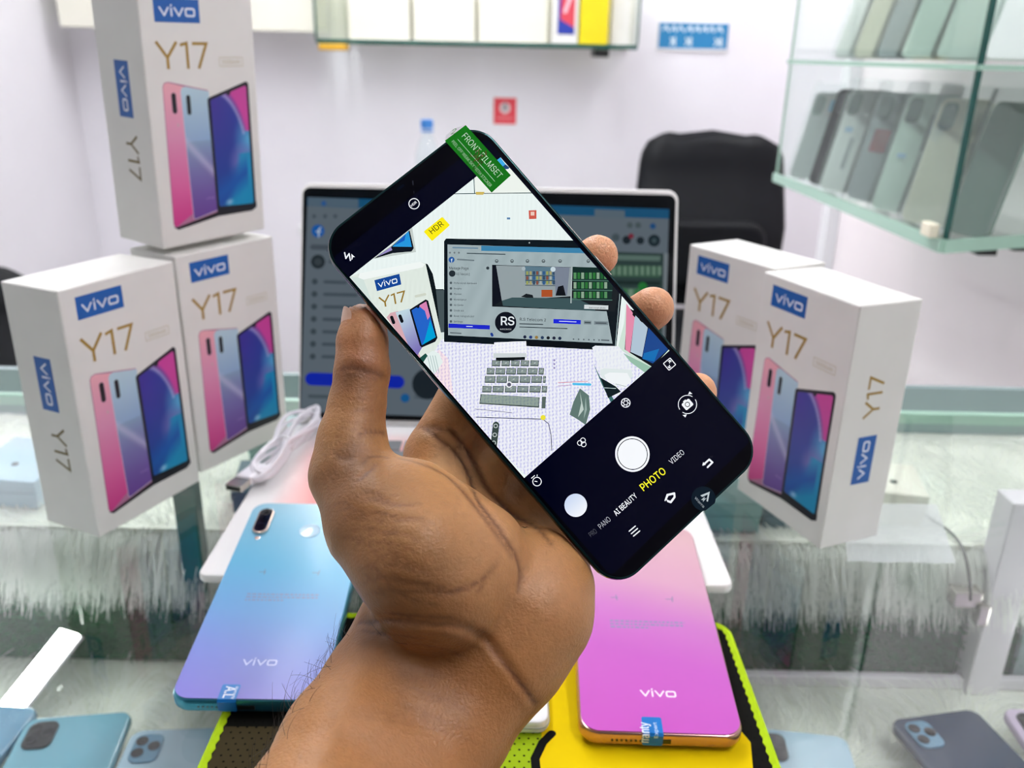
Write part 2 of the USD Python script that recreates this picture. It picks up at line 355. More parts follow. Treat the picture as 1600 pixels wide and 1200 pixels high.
def fur(n, x0, x1, y0, y1, z, length, down=False, seed=1, lean=(0, 0)):
    g = np.random.default_rng(seed)
    if not down:
        root = np.stack([g.uniform(x0, x1, n), g.uniform(y0, y1, n), np.full(n, z)], 1)
        f = meshkit.noise(np.c_[root[:, :2] * 9, np.zeros(n)], seed) * 6.28 * 1.5
        d = np.stack([np.cos(f) * .9 + lean[0], np.sin(f) * .9 + lean[1], np.full(n, .55)], 1) + g.normal(0, .16, (n, 3))
        d[:, 2] = np.abs(d[:, 2]) + .15
    else:
        root = np.stack([g.uniform(x0, x1, n), np.full(n, y0) + g.uniform(0, .02, n), z + g.uniform(-.012, .002, n)], 1)
        d = np.stack([g.normal(0, .18, n), -.70 + g.normal(0, .14, n), np.full(n, -1.)], 1)
    d /= np.linalg.norm(d, axis=1, keepdims=True); L = length * g.uniform(.6, 1.25, n)
    t = np.linspace(0, 1, 4); bend = np.array([0, 0, -.45 if not down else -.32])
    P = root[:, None] + L[:, None, None] * (d[:, None] * t[None, :, None] + bend * (t ** 2)[None, :, None])
    if not down: P[:, :, 2] = np.maximum(P[:, :, 2], z + .0006)
    return P
rug = thing('fur_rug', 'long-pile white fur rug lining the floor of the display counter', 'rug', M4())
obj('rug_base', bx(-.77, .68, .06, .575, FZ + .0005, FZ + .003), 'fur_backing', rug, False)
tag(curves('pile', fur(24000, -.765, .675, .30, .574, FZ + .003, .036, seed=3), .0010, .0003, 'fur_white', rug), kind='stuff')
rug2 = thing('fur_rug', 'white fur throw over the raised rear step, hanging down its front', 'rug', M4())
obj('rug_base', bx(-.77, .68, .612, .83, -.0635, -.061), 'fur_backing', rug2, False)
tag(curves('pile', fur(16000, -.765, .675, .615, .825, -.061, .020, seed=5), .0011, .0003, 'fur_white', rug2), kind='stuff')
tag(curves('hanging_fringe', fur(14000, -.765, .675, .6, .6, -.062, .038, True, seed=6), .0010, .0003, 'fur_white', rug2), kind='stuff')
gm = thing('grass_mat', 'dark green artificial grass strip under the hanging fur fringe', 'artificial grass', M4())
obj('backing', bx(-.77, .68, .6085, .6145, FZ + .001, -.10), 'grass_backing', gm, False)
g_ = np.random.default_rng(9); n_ = 9000
r_ = np.stack([g_.uniform(-.765, .675, n_), np.full(n_, .6085), g_.uniform(FZ + .004, -.105, n_)], 1)
d_ = np.stack([g_.normal(0, .4, n_), np.full(n_, -1.), .5 + g_.normal(0, .4, n_)], 1); d_ /= np.linalg.norm(d_, axis=1, keepdims=True)
P_ = r_[:, None] + d_[:, None] * (np.linspace(0, .010, 3))[None, :, None]; P_[:, :, 2] = np.maximum(P_[:, :, 2], FZ + .002)
tag(curves('grass', P_, .0009, .0003, 'grass_blade', gm), kind='stuff')

# ------------------------------------------------------------------ retail phone boxes
BW, BD, BH = .09138, .04959, .168
def screen_grad(x0, x1, y0, y1):
    def f(v):
        u, w = (v[:, 0] - x0) / (x1 - x0), (v[:, 1] - y0) / (y1 - y0)
        c = np.tile([24., 62, 150], (len(v), 1))
        def mixin(c, m, k): m = np.clip(m, 0, 1)[:, None]; return c * (1 - m) + np.array(k, float) * m
        c = mixin(c, 1 - np.hypot((u - .1) / .9, (w - .85) / .6), (58, 44, 150))
        c = mixin(c, 1.15 - np.hypot((u - 1.0) / .42, (w - .55) / .22), (84, 170, 214))
        c = mixin(c, 1.0 - np.hypot((u - .75) / .42, (w - .36) / .2), (150, 128, 196))
        arc = np.hypot(u - .05, (w - .42) * 1.55)
        c = mixin(c, (arc - .83) * 9 * (w > .62), (206, 66, 158))
        c = mixin(c, (1 - np.abs(arc - .84) * 22) * (w > .6) * .8, (196, 190, 230))
        lo = np.hypot(u + .15, (w - .62) * 1.35)
        c = mixin(c, (lo - .80) * 7 * (w < .45), (0, 142, 190))
        c = mixin(c, (.15 - np.abs(w - .10 - .22 * u)) * 7 * (u < .9), (0, 84, 170))
        c = mixin(c, 1 - np.hypot((u - .33 - (w - .06) * .5) / .14, (w - .05) / .035), (186, 214, 236))
        return c
    return f
def front_print(dx=0.0):
    P = Print()
    pink = Polygon([(12.4, 107), (13.6, 109.4), (16.5, 110), (30, 106.8), (30, 23), (13.4, 14.4), (11.4, 14.6), (10.6, 16.4)])
    P.add(Polygon([(11.2, 14.2), (13.8, 12.4), (49, 17.0), (80, 16.6), (84, 18.6), (84, 22), (50, 24)]).buffer(.6), (22, 20, 26))
    P.add(Polygon([(12.0, 107.3), (13.4, 109.8), (16.6, 110.5), (48, 104.2), (48, 19.6), (13.4, 13.8), (10.9, 14.1), (10.1, 16.5)]), (178, 116, 150))
    P.add(pink, grad([(14, (206, 56, 136)), (40, (222, 100, 160)), (75, (226, 150, 186)), (110, (240, 176, 186))]), 6)
    blue = Polygon([(26.0, 104), (27.2, 106.2), (30, 106.8), (48.4, 103.2), (49.0, 21.2), (28.6, 17.2), (27.4, 18.4)])
    P.add(blue.buffer(.35), (206, 212, 226))
    def bg(v):
        w = np.clip((v[:, 1] - 17) / 88, 0, 1); u = (v[:, 0] - 26) / 23
        top, mid, low = np.array([186., 214, 226]), np.array([150, 180, 214.]), np.array([104, 66, 150.])
        c = np.where((w > .62)[:, None], mid + (top - mid) * np.clip((w - .62) / .38, 0, 1)[:, None], low + (mid * .92 - low) * np.clip(w / .62, 0, 1)[:, None] ** 1.3)
        band = np.clip(1 - np.abs(w - (.62 - .28 * u)) * 16, 0, 1)[:, None]
        return c * (1 - band * .6) + np.array([214., 206, 228]) * band * .6
    P.add(blue, bg, 1.6)
    for x, y0, y1, w in ((19.9, 90, 103.4, 3.6), (31.3, 88.6, 101.6, 3.2)):
        P.add(stroke([(x, y0 + w / 2), (x, y1 - w / 2)], w), (14, 16, 28))
    P.add(stroke([(21.4, 82), (21.4, 83)], 1.2), (206, 176, 180)); P.add(vivo(39, 46, 29.6, 31.2), (150, 120, 190))
    scr = Polygon([(47.8, 98.2), (82.9, 108.6), (83.3, 18.4), (48.9, 20.2)]).buffer(-1.5).buffer(2.4, quad_segs=6)
    P.add(scr, (16, 18, 30))
    P.add(Polygon([(49.4, 97.4), (81.6, 106.6), (82.0, 21.4), (50.2, 23.2)]).buffer(-1.4).buffer(1.4, quad_segs=6), screen_grad(49, 82, 21, 107), 1.1)
    P.add(Polygon([(62.4, 102.2), (68.4, 104), (66.4, 100.4), (64.8, 100.0)]), (16, 18, 30))
    return P
def place_front(v): return np.c_[v[:, 0] / 1000 - BW / 2, np.full(len(v), -BD / 2 - 1e-4), v[:, 1] / 1000]
def place_left(v): return np.c_[np.full(len(v), -BW / 2 - 1e-4), BD / 2 * 0 + v[:, 1] / 1000 - BD / 2, -v[:, 0] / 1000 + BH]   # x runs down, y runs from the front edge
def place_right(v): return np.c_[np.full(len(v), BW / 2 + 1e-4), v[:, 1] / 1000 - BD / 2, v[:, 0] / 1000]
def box_frame(x, y, a, z=0.0):                                        # from the bottom front left corner
    R = rz(a); return M4(R, np.array([x, y, z]) + R @ [BW / 2, BD / 2, 0])
BLUE, GOLD = (16, 92, 172), (166, 132, 50)
flip = lambda g, y: aff.scale(g, 1, -1, origin=(0, y))
B0 = thing('phone_box', 'white retail phone box at far left, nearest of the left pile', 'phone box', box_frame(-0.27063, .49622, 1.14418), 'white retail phone boxes')
obj('carton', bx(-BW / 2, BW / 2, -BD / 2, BD / 2, 0, BH, .0011), 'box_card', B0, False)
Print().add(sbox(11, 147, 46, 161.5), BLUE).add(vivo(14.6, 42.6, 150.6, 156.2), (236, 240, 248)).build('brand_logo', place_front, 'print_matt', B0, 'blue rectangular brand logo with white lettering')
Print().add(y17(9.4, 51.2, 118, 135.8, .115), GOLD).build('model_lettering', place_front, 'print_matt', B0, 'gold model lettering')
tagP = Print().add(sbox(60, 120, 79.6, 125).buffer(.5).difference(sbox(60, 120, 79.6, 125).buffer(.15)), (196, 186, 150)); tagP.add(fit_text('5000mAh', 62, 77.6, 121.2, 2.6), (196, 186, 150))
tagP.build('capacity_tag', place_front, 'print_matt', B0)
front_print().build('printed_phones', place_front, 'print_matt', B0, 'printed picture of three phones')
# left side, reading downwards: capitals point to the front edge (small y)
Print().add(sbox(45.6, 17, 81.6, 31.8), BLUE).add(flip(vivo(48.8, 77.8, 21.4, 27.0), 24.3), (236, 240, 248)).build('brand_logo', place_left, 'print_matt', B0)
Print().add(flip(y17(92.6, 123.4, 15.4, 28.8, .13), 22.1), (120, 104, 56)).build('model_lettering', place_left, 'print_matt', B0)
Print().add(sbox(45, 17, 79, 32.2), BLUE).add(flip(vivo(48, 75.6, 21.6, 27.2), 24.6), (236, 240, 248)).build('brand_logo', place_right, 'print_matt', B0)
Print().add(flip(y17(91.6, 121.4, 17, 30.4, .13), 23.7), GOLD).build('model_lettering', place_right, 'print_matt', B0)
copy_of(B0, 'phone_box', 'white retail phone box at left standing under the stacked box', box_frame(-.23633, .59213, 1.02954))
T_R = Rot.from_euler('zyx', [0.99482, 0.03458, 0.03583]).as_matrix()
copy_of(B0, 'phone_box', 'white retail phone box stacked on top of another box, cut by the upper picture edge', M4(T_R, np.array([-.24469, .59469, .1722]) + T_R @ [BW / 2, BD / 2, 0]))
copy_of(B0, 'phone_box', 'white retail phone box at far right, showing its lettered side', box_frame(.17212, .58507, -1.17893))
copy_of(B0, 'phone_box', 'white retail phone box at right, partly behind the rightmost box beside the laptop', box_frame(.13692, .67251, -1.05292))
fl = thing('plastic_film', 'thin crumpled lilac plastic film under the rightmost phone box', 'plastic film', M4(None, (.235, .535, 0)))
xs, ys = np.meshgrid(np.linspace(0, .07, 12), np.linspace(-.05, .03, 12)); zz = .0006 + .0012 * meshkit.noise(np.stack([xs * 90, ys * 90, xs * 0], -1), 4)
q_ = np.arange(144).reshape(12, 12)
film = trimesh.Trimesh(np.stack([xs + ys * .3, ys, zz], -1).reshape(-1, 3), np.vstack([np.stack([q_[:-1, :-1], q_[:-1, 1:], q_[1:, 1:]], -1).reshape(-1, 3), np.stack([q_[:-1, :-1], q_[1:, 1:], q_[1:, :-1]], -1).reshape(-1, 3)]), process=False)
obj('film', film, 'lilac_film', fl, True)

# ------------------------------------------------------------------ laptop
LX0, LX1, LY0, LY1, LZ = -.183, .133, .433, .655, .0155
LT = thing('laptop', 'open silver-white laptop with a dim page on its screen behind the raised phone', 'laptop', M4(None, ((LX0 + LX1) / 2, (LY0 + LY1) / 2, 0)))
lw, ll = LX1 - LX0, LY1 - LY0
obj('base', slab(lw, ll, .006, .0062, .0016, 8, z0=LZ - .0062), 'laptop_shell', LT)
obj('bottom_case', slab(lw - .026, ll - .030, .012, LZ - .0062 - .0012, .003, 8, z0=.0010), 'case_grey', LT)
for fx in (-1, 1):
    for fy in (-1, 1): obj('rubber_foot', slab(.022, .008, .0035, .0010, .0003, 5, fx * (lw / 2 - .035), fy * (ll / 2 - .032), .0001), 'black_plastic', LT)
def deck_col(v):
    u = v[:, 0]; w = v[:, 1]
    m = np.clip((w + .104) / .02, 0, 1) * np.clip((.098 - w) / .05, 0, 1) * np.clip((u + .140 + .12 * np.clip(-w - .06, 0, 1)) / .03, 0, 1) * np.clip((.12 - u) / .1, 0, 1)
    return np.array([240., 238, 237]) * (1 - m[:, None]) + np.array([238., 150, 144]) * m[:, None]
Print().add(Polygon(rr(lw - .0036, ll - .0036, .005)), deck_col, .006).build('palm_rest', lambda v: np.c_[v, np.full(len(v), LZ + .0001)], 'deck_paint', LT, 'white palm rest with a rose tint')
kx = lambda a, b_: (max(a, -.076), min(b_, .034))
keys = [bx(*kx(a, a + .0165), .062 - .019 * j, .062 - .019 * j + .0162, LZ + .0002, LZ + .0016) for j in range(4) for a in [-.135 + .0192 * (i + .3 * (j % 2)) for i in range(14)] if min(a + .0165, .034) - max(a, -.076) > .003]
keys += [bx(-.074, .016, -.014, .0022, LZ + .0002, LZ + .0016), bx(.019, .034, -.014, .0022, LZ + .0002, LZ + .0016)]
obj('keyboard', cat_(keys), 'laptop_key', LT, False)
TILT = math.radians(19.5)
LU = np.array([0, math.sin(TILT), math.cos(TILT)]); LN = np.array([0, -math.cos(TILT), math.sin(TILT)])
LP0 = np.array([(LX0 + LX1) / 2, .662, .012]); LR = np.stack([[1, 0, 0], LU, LN], 1)       # lid frame: x, up, towards the viewer
lid_px = lambda u, v: ((hit(u, v, LP0, LN) - LP0) @ LR)[:2]
ltop = lid_px(760, 290)[1]; 
l_loc = lambda v, z: (LP0 + np.c_[v, np.full(len(v), z)] @ LR.T) - np.array([(LX0 + LX1) / 2, (LY0 + LY1) / 2, 0])
lidw0, lidw1 = lid_px(468.5, 400)[0], lid_px(1061, 300)[0]
lcx, lW = (lidw0 + lidw1) / 2, lidw1 - lidw0
lid = slab(lW, ltop + .004, .009, .0062, .0022, 8, lcx, (ltop - .004) / 2, -.0070)
lid.vertices = l_loc(lid.vertices[:, :2], 0) + np.outer(lid.vertices[:, 2], LN); obj('lid', lid, 'laptop_shell', LT)
b0, b1, bb, bt = lid_px(473.5, 300)[0], lid_px(1055.8, 320)[0], lid_px(640, 657)[1], lid_px(760, 298.5)[1]
bez = slab(b1 - b0, bt - bb, .006, .0008, .0003, 6, (b0 + b1) / 2, (bb + bt) / 2, -.0008)
bez.vertices = l_loc(bez.vertices[:, :2], 0) + np.outer(bez.vertices[:, 2], LN); obj('bezel', bez, 'laptop_bezel', LT)
hg = tube([(LX0 + .03, .6535, LZ - .004), (LX1 - .03, .6535, LZ - .004)], .0042, 12); hg.apply_translation(-np.array([(LX0 + LX1) / 2, (LY0 + LY1) / 2, 0])); obj('hinge', hg, 'black_plastic', LT)
def lp(g):                                                            # shapes drawn where they stand on the page, in the lid's own metres
    return shapely.transform(g, lambda a: np.array([lid_px(u, v) for u, v in a]))
D = Print(); A = lambda g, c, cell=0: D.add(lp(g), c, cell)
lum = lambda c: np.array(c) * 1.0
A(quad((480.5, 308), (1045.5, 327), (1034, 664), (469.5, 643)), (98, 110, 120))
A(quad((480.5, 308), (1045.5, 327), (1045, 342), (480, 322)), (18, 84, 124))
A(quad((481, 308), (560, 311), (560, 324), (481, 322)), (84, 104, 120)); A(quad((929, 327), (976, 329), (976, 342), (929, 340)), (92, 108, 120))
A(Point(506, 318).buffer(4), (40, 90, 150))
for x in (491, 508, 524): A(Point(x, 338).buffer(3.2), (72, 84, 94))
A(Point(497, 361).buffer(10), (24, 92, 170)); A(fit_text('f', 494, 500, 0, 9, True) if False else stroke([(498, 370), (498, 359), (501, 356)], 2), (190, 205, 220)); A(stroke([(494.5, 362), (501, 362)], 2), (190, 205, 220))
A(stroke([(489, 386), (520, 387)], 8), (74, 84, 94)); A(Point(497, 409).buffer(11), (36, 46, 52)); A(Point(497, 409).buffer(6), (58, 68, 74))
A(stroke([(516, 409), (560, 411)], 5), (70, 80, 90))
for k in range(7):
    y = 440 + 19.5 * k; x = 492 - k * .55
    A(Point(x, y).buffer(4.6), (62, 74, 82)); A(stroke([(x + 16, y + .4), (x + 48 + (k * 17) % 22, y + 1.6)], 5), (70, 82, 92))
A(stroke([(487, 592), (622, 597)], 20, 'round'), (14, 40, 178)); A(stroke([(484, 619), (512, 620)], 5), (72, 84, 92))
A(quad((472, 606), (1036, 627), (1034, 664), (469.5, 643)), (104, 116, 126)) if False else None
A(Point(633, 622).buffer(7), (22, 92, 150)); A(stroke([(650, 620), (660, 620.6)], 6), (84, 96, 106)); A(Point(668, 600).buffer(24), (28, 38, 46))
for x, y, c in ((984, 352, (74, 88, 92)), (997, 352, (74, 88, 92)), (1020, 353.5, (26, 78, 128))): A(Point(x, y).buffer(4.6), c)
A(Point(979, 375).buffer(6.6), (24, 36, 44)); A(Point(986, 369).buffer(4.2), (122, 40, 58)); A(Point(1000.5, 376).buffer(6), (30, 42, 50)); A(Point(1022, 376).buffer(9.4), (24, 40, 48)); A(Point(1022, 376).buffer(4), (60, 78, 84)); A(Point(962, 371).buffer(6), (70, 84, 90))
A(quad((946, 393), (1037, 396), (1034, 566), (940, 562)), (46, 66, 64))
for y0, y1, c in ((398, 406, (92, 116, 108)), (414, 432, (58, 92, 74)), (438, 444, (26, 44, 42)), (450, 468, (84, 118, 98)), (474, 480, (24, 42, 40)), (486, 506, (52, 96, 66)), (512, 522, (40, 62, 56))):
    A(quad((952, y0), (1032, y0 + 2), (1031, y1 + 2), (951, y1)), c)
for x in range(956, 1030, 9): A(quad((x, 416), (x + 5, 416), (x + 5, 430), (x, 430)), (110, 140, 120)); A(quad((x, 452), (x + 5, 452), (x + 5, 466), (x, 466)), (120, 150, 128) if x % 2 else (40, 120, 60))
A(Point(1004, 448).buffer(7), (36, 120, 52)); A(quad((952, 530), (1031, 532), (1030, 562), (951, 560)), (30, 44, 48)); A(quad((1037, 396), (1044, 396), (1036, 600), (1034, 600)), (120, 130, 136))
D.build('display', lambda v: l_loc(v, .0003), 'laptop_display', LT, 'lit screen with a dim social page')

# ------------------------------------------------------------------ cable on the laptop
CB = thing('charging_cable', 'bundled white charging cable with a metal plug lying across the laptop corner', 'cable', M4(None, (-.182, .59, LZ)))
co = np.array([-.182, .59, LZ]); ax0, ax1 = np.array([-.1765, .548, LZ + .009]), np.array([-.162, .655, LZ + .011])
axd = (ax1 - ax0) / np.linalg.norm(ax1 - ax0); sd = np.cross(axd, [0, 0, 1.]); loops = []
for k in range(6):
    t = np.linspace(0, 2 * np.pi, 60, endpoint=False); wmax = .0085 + .0016 * k
    along = .5 - .5 * np.cos(t); pinch = .30 + .70 * np.clip(np.abs(along - .42) / .42, 0, 1) ** .9
    P = ax0 - axd * .002 * k + np.outer(along, (ax1 - ax0) * (1.0 + .03 * (k % 3))) + np.outer(np.sin(t) * wmax * pinch, sd) + np.outer(.0042 * np.sin(2 * t + k * 1.1) + .0011 * (k - 2), [0, 0, 1.])
    P[:, 2] = np.maximum(P[:, 2], LZ + .0017); loops.append(tube(P - co, .0016, 8, True))
obj('cord', cat_(loops), 'cable_white', CB)
mid = ax0 + (ax1 - ax0) * .42; tt = np.linspace(0, 2 * np.pi, 24, endpoint=False)
obj('twist_tie', cat_([tube(mid + axd * o + np.outer(np.cos(tt) * .0058, sd) + np.outer(np.sin(tt) * .0072, [0, 0, 1.]) - co, .0009, 6, True) for o in (-.0012, .0006)]), 'white_plastic', CB)
pd = np.array([-.30, -.95, -.02]); pd /= np.linalg.norm(pd); ps = np.cross(pd, [0, 0, 1.]); ps /= np.linalg.norm(ps); pu = np.cross(ps, pd)
po = np.array([-.1805, .552, LZ + .0085])
def usb(m): m.vertices = po + m.vertices @ np.stack([ps, pd, pu]) - co; return m
obj('plug_grip', usb(bx(-.0062, .0062, -.006, .016, -.0035, .0035, .0015)), 'cable_white', CB, False)
obj('plug', usb(cat_([bx(-.006, .006, .0162, .028, -.0022, -.0017), bx(-.006, .006, .0162, .028, .0017, .0022), bx(-.006, -.0055, .0162, .028, -.0017, .0017), bx(.0055, .006, .0162, .028, -.0017, .0017)])), 'steel', CB, False, label='metal plug shell')
obj('plug_tongue', usb(bx(-.0054, .0054, .0162, .0274, -.0012, .0002)), 'black_plastic', CB, False)

# ------------------------------------------------------------------ mat on the glass
mx0, mx1, my0, my1 = -.1375, .1262, .19, .4165
mt = thing('desk_mat', 'black and yellow perforated rubber mat with neon green edging under the two phones', 'mat', M4(None, ((mx0 + mx1) / 2, (my0 + my1) / 2, 0)))
mw, mh = mx1 - mx0, my1 - my0; mo = np.array([(mx0 + mx1) / 2, (my0 + my1) / 2])
obj('rubber_sheet', slab(mw, mh, .012, .0022, .0006, 8, z0=.0002), 'rubber_black', mt)
mp = lambda u, v: onz(u, v, .0025)[:2] - mo
mpoly = lambda *pts: Polygon([mp(*p) for p in pts])
inner = Polygon(rr(mw - .008, mh - .008, .009)); Q = Print(); Q.add(inner, (16, 16, 13))
dots = [Point(x + (j % 2) * .0022, y).buffer(.0006, quad_segs=2) for j, y in enumerate(np.arange(-mh / 2 + .01, mh / 2 - .008, .0036)) for x in np.arange(-mw / 2 + .008, mw / 2 - .008, .0044)]
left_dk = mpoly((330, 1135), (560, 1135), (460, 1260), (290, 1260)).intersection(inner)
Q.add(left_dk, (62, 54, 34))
yellow = mpoly((800, 985), (1090, 985), (1132, 1120), (1166, 1160), (1174, 1250), (854, 1250), (838, 1215), (836, 1185), (848, 1160), (850, 1060)).buffer(.002).intersection(inner)
Q.add(yellow, (222, 192, 2))
green = mpoly((700, 1130), (846, 1130), (846, 1160), (834, 1185), (838, 1215), (850, 1260), (690, 1260)).intersection(inner); Q.add(green, (150, 178, 24))
Q.add(LineString([mp(*p) for p in ((862, 1146), (848, 1160), (836, 1185), (839, 1215), (852, 1250))]).buffer(.0021), (14, 16, 16))
zone = shapely.union_all([left_dk, green, inner.difference(yellow)])
Q.add(shapely.union_all([d for d in dots if zone.contains(d)]), (6, 7, 6))
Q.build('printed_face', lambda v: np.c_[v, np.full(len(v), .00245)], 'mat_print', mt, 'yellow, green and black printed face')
edge = []; oc = rr(mw - .003, mh - .003, .0115, 8); per = np.r_[0, np.cumsum(np.linalg.norm(np.diff(np.vstack([oc, oc[:1]]), axis=0), axis=1))]
N_ = 340; s_ = np.linspace(0, per[-1], N_, endpoint=False); ring_ = np.stack([np.interp(s_, per, np.r_[oc[:, k], oc[0, k]]) for k in (0, 1)], 1)
nx_ = np.roll(ring_, -1, 0) - np.roll(ring_, 1, 0); nx_ = np.c_[nx_[:, 1], -nx_[:, 0]] / np.linalg.norm(nx_, axis=1, keepdims=True)
zig = np.where(np.arange(N_) % 2, .0027, .0018)[:, None]
sec = [(-1, .0003), (-1, .0028), (0.1, .0036), (1, .0028), (1, .0002)]
edge = trimesh.Trimesh(np.vstack([np.c_[ring_ + nx_ * (o * (zig if o < 0 else .0017)), np.full(N_, z)] for o, z in sec]),
    np.vstack([np.vstack([np.stack([a * N_ + np.arange(N_), a * N_ + (np.arange(N_) + 1) % N_, (a + 1) * N_ + (np.arange(N_) + 1) % N_], 1), np.stack([a * N_ + np.arange(N_), (a + 1) * N_ + (np.arange(N_) + 1) % N_, (a + 1) * N_ + np.arange(N_)], 1)]) for a in range(4)]), process=False)
obj('stitched_edging', edge, 'neon_edge', mt, False, label='neon green zigzag stitched edge')

# ------------------------------------------------------------------ phones lying on the mat and laptop, backs up
PW, PL, PT = .0768, .1594, .0088
def lying_phone(name, label, x, y, yaw, z0, z1, w, frame, stops, seal, logo_col, cam_at):
    """Bottom edge centre of the back at (x, y, z0), its far end raised to z1."""
    tl = math.asin((z1 - z0) / PL)
    X = np.array([math.cos(yaw), math.sin(yaw), 0]); Y = np.array([-math.sin(yaw) * math.cos(tl), math.cos(yaw) * math.cos(tl), math.sin(tl)])
    R = np.stack([X, Y, np.cross(X, Y)], 1)
    T = thing(name, label, 'smartphone', M4(R, (x, y, z0)))
    body = slab(w, PL, .0092, PT, .0024, 8, 0, PL / 2, -PT)
    obj('frame', body, frame, T)
    back = Polygon(rr(w - .0024, PL - .0024, .0086, 8, 0, PL / 2))
    P = Print().add(back, stops, .004)
    for k, (yy, x0, x1) in enumerate(((.0735, -.019, .021), (.0712, -.019, .0205), (.0689, -.019, .002))):     # fine print, too small to read
        xx = x0
        while xx < x1:
            l = .0010 + .0016 * rng.random(); P.add(sbox(xx, yy, min(xx + l, x1), yy + .0011), (128, 138, 168)); xx += l + .0007
    for sx in (-1, 1):
        P.add(stroke([(sx * .0135, .0925), (sx * .0170, .0925)], .0005), (110, 128, 150)); P.add(stroke([(sx * (.0138 if sx < 0 else .0168), .0905), (sx * (.0142 if sx < 0 else .0172), .0945)], .0005), (110, 128, 150))
    P.build('back_cover', lambda v: np.c_[v, np.full(len(v), .0001)], 'phone_back', T, 'glossy gradient back cover')
    Print().add(vivo(.5e-3 - .0085, .0095, .0222, .0262), logo_col).build('brand_lettering', lambda v: np.c_[v, np.full(len(v), .0002)], 'print_gloss', T, 'pale brand lettering')
    cx, cy = cam_at
    c = slab(.0098, .0245, .0048, .0018, .0006, 6, cx, cy, .0001); obj('camera_bump', c, 'lens_ring', T)
    bump = T.GetStage().GetPrimAtPath(str(T.GetPath()) + '/camera_bump')
    obj('camera_glass', slab(.0078, .0225, .0038, .0003, .0001, 6, cx, cy, .0019), 'lens_black', bump)
    for k in range(3):
        l = lathe([(.0026, 0), (.0026, .0004), (.0022, .0004), (.0021, .0001)], 20); l.apply_translation((cx, cy + .0072 - .0072 * k, .0021)); obj('lens', l, 'lens_black' if k else 'black_plastic', bump)
    fl_ = lathe([(.0016, 0), (.0016, .0003), (.0010, .0004)], 16); fl_.apply_translation((cx, cy - .0155, .0001)); obj('flash', fl_, 'lens_ring', T)
    fp = lathe([(.0062, 0), (.0062, .0004), (.0056, .0001)], 28); fp.apply_translation((.004, .1305, .0001)); obj('fingerprint_sensor', fp, 'phone_paleblue' if 'blue' in name or 'sky' in label else 'phone_lilac', T)
    holes = [lathe([(.0006, 0), (.0006, .0003)], 8) for _ in range(7)]
    for k, h_ in enumerate(holes): h_.apply_transform(trimesh.transformations.rotation_matrix(math.pi / 2, [1, 0, 0])); h_.apply_translation((-.023 + .0022 * k, 0.0, -PT / 2))
    obj('speaker_grille', cat_(holes), 'black_plastic', T, False)
    obj('charging_port', bx(-.0042, .0042, -.0003, .0010, -PT / 2 - .0013, -PT / 2 + .0013), 'black_plastic', T, False)
    sx0, sx1, words = seal                                              # warranty seal folded over the bottom edge
    S = thing('warranty_seal', words[2], 'sticker', M4(R, (x, y, z0)), None)
    S0 = Print().add(sbox(sx0, -.0068, sx1, .0098).buffer(-.001).buffer(.001), (24, 112, 188))
    for s, a in words[0]: S0.add(s, a)
    def wrap(v):                                                        # past the edge the seal turns down the end of the phone
        yy = v[:, 1]; over = np.clip(.0012 - yy, 0, None)
        return np.c_[v[:, 0], np.maximum(yy, -.0004) * (yy > .0012) + np.where(yy <= .0012, .0012 - np.minimum(over, .0016), 0), np.where(yy > .0012, .0003, .0003 - np.maximum(over - .0008, 0))]
    m, c = S0.mesh(lambda v: v); m = None
    S1 = Print(); [S1.add(g, k, .0016) for g, k, _ in S0.it]; S1.build('seal', wrap, 'print_gloss', S)
    return T
def blue_back(v):
    u, w = v[:, 0] / PW + .5, v[:, 1] / PL
    a = np.array([np.interp(w + .10 * (u - .5), (0, .18, .36, .6, .85, 1.0), q) for q in ((122, 116, 106, 96, 126, 150), (116, 132, 154, 168, 180, 190), (198, 202, 204, 202, 204, 206))]).T
    return a
def pink_back(v):
    u, w = v[:, 0] / PW + .5, v[:, 1] / PL
    return np.array([np.interp(w + .16 * (u - .5), (0, .3, .5, .7, 1.0), q) for q in ((192, 190, 192, 204, 208), (84, 94, 116, 156, 170), (184, 186, 186, 180, 176))]).T
tx = lambda s, x0, y0, L, h, a: aff.rotate(fit_text(s, x0, x0 + L, y0, h, True), a, origin=(x0, y0))
lying_phone('blue_smartphone', 'sky blue to lilac smartphone lying back up, left of the wrist', -.1249, .3325, .008, .0122, .0328, .0752, 'phone_frame_blue', blue_back,
            (-.0135, -.0045, [[(tx('A.L', -.0112, .0086, .0072, .0046, -90), (226, 236, 246)), (tx('Warranty', -.0068, .0086, .0078, .0014, -90), (200, 220, 240))], 0, 'small blue warranty seal on the bottom edge of the sky blue phone']), (196, 204, 240), (-.0262, .1385))
lying_phone('pink_smartphone', 'pink gradient smartphone lying back up at right, under the raised phone', .0728, .3152, -.0185, .0130, .0308, PW, 'phone_frame_rose', pink_back,
            (-.0090, .0004, [[(tx('rranty', -.0062, -.0050, .0115, .0042, 90), (226, 236, 246)), (tx('Expert', -.0022, -.0018, .0085, .0016, 90), (190, 214, 238))], 0, 'blue warranty seal on the bottom edge of the pink phone']), (248, 232, 248), (-.0262, .1385))
wo = onz(858, 1148, .003)
w_ = thing('plastic_case', 'small rounded white plastic case lying on the yellow mat behind the wrist', 'case', M4(None, (wo[0] - .030, wo[1] + .024, .0027)))
obj('shell', slab(.060, .048, .006, .0075, .002, 8), 'white_plastic', w_)
obj('rim', slab(.0606, .0486, .0062, .0010, .0004, 8, z0=.0032), 'case_clear', w_)

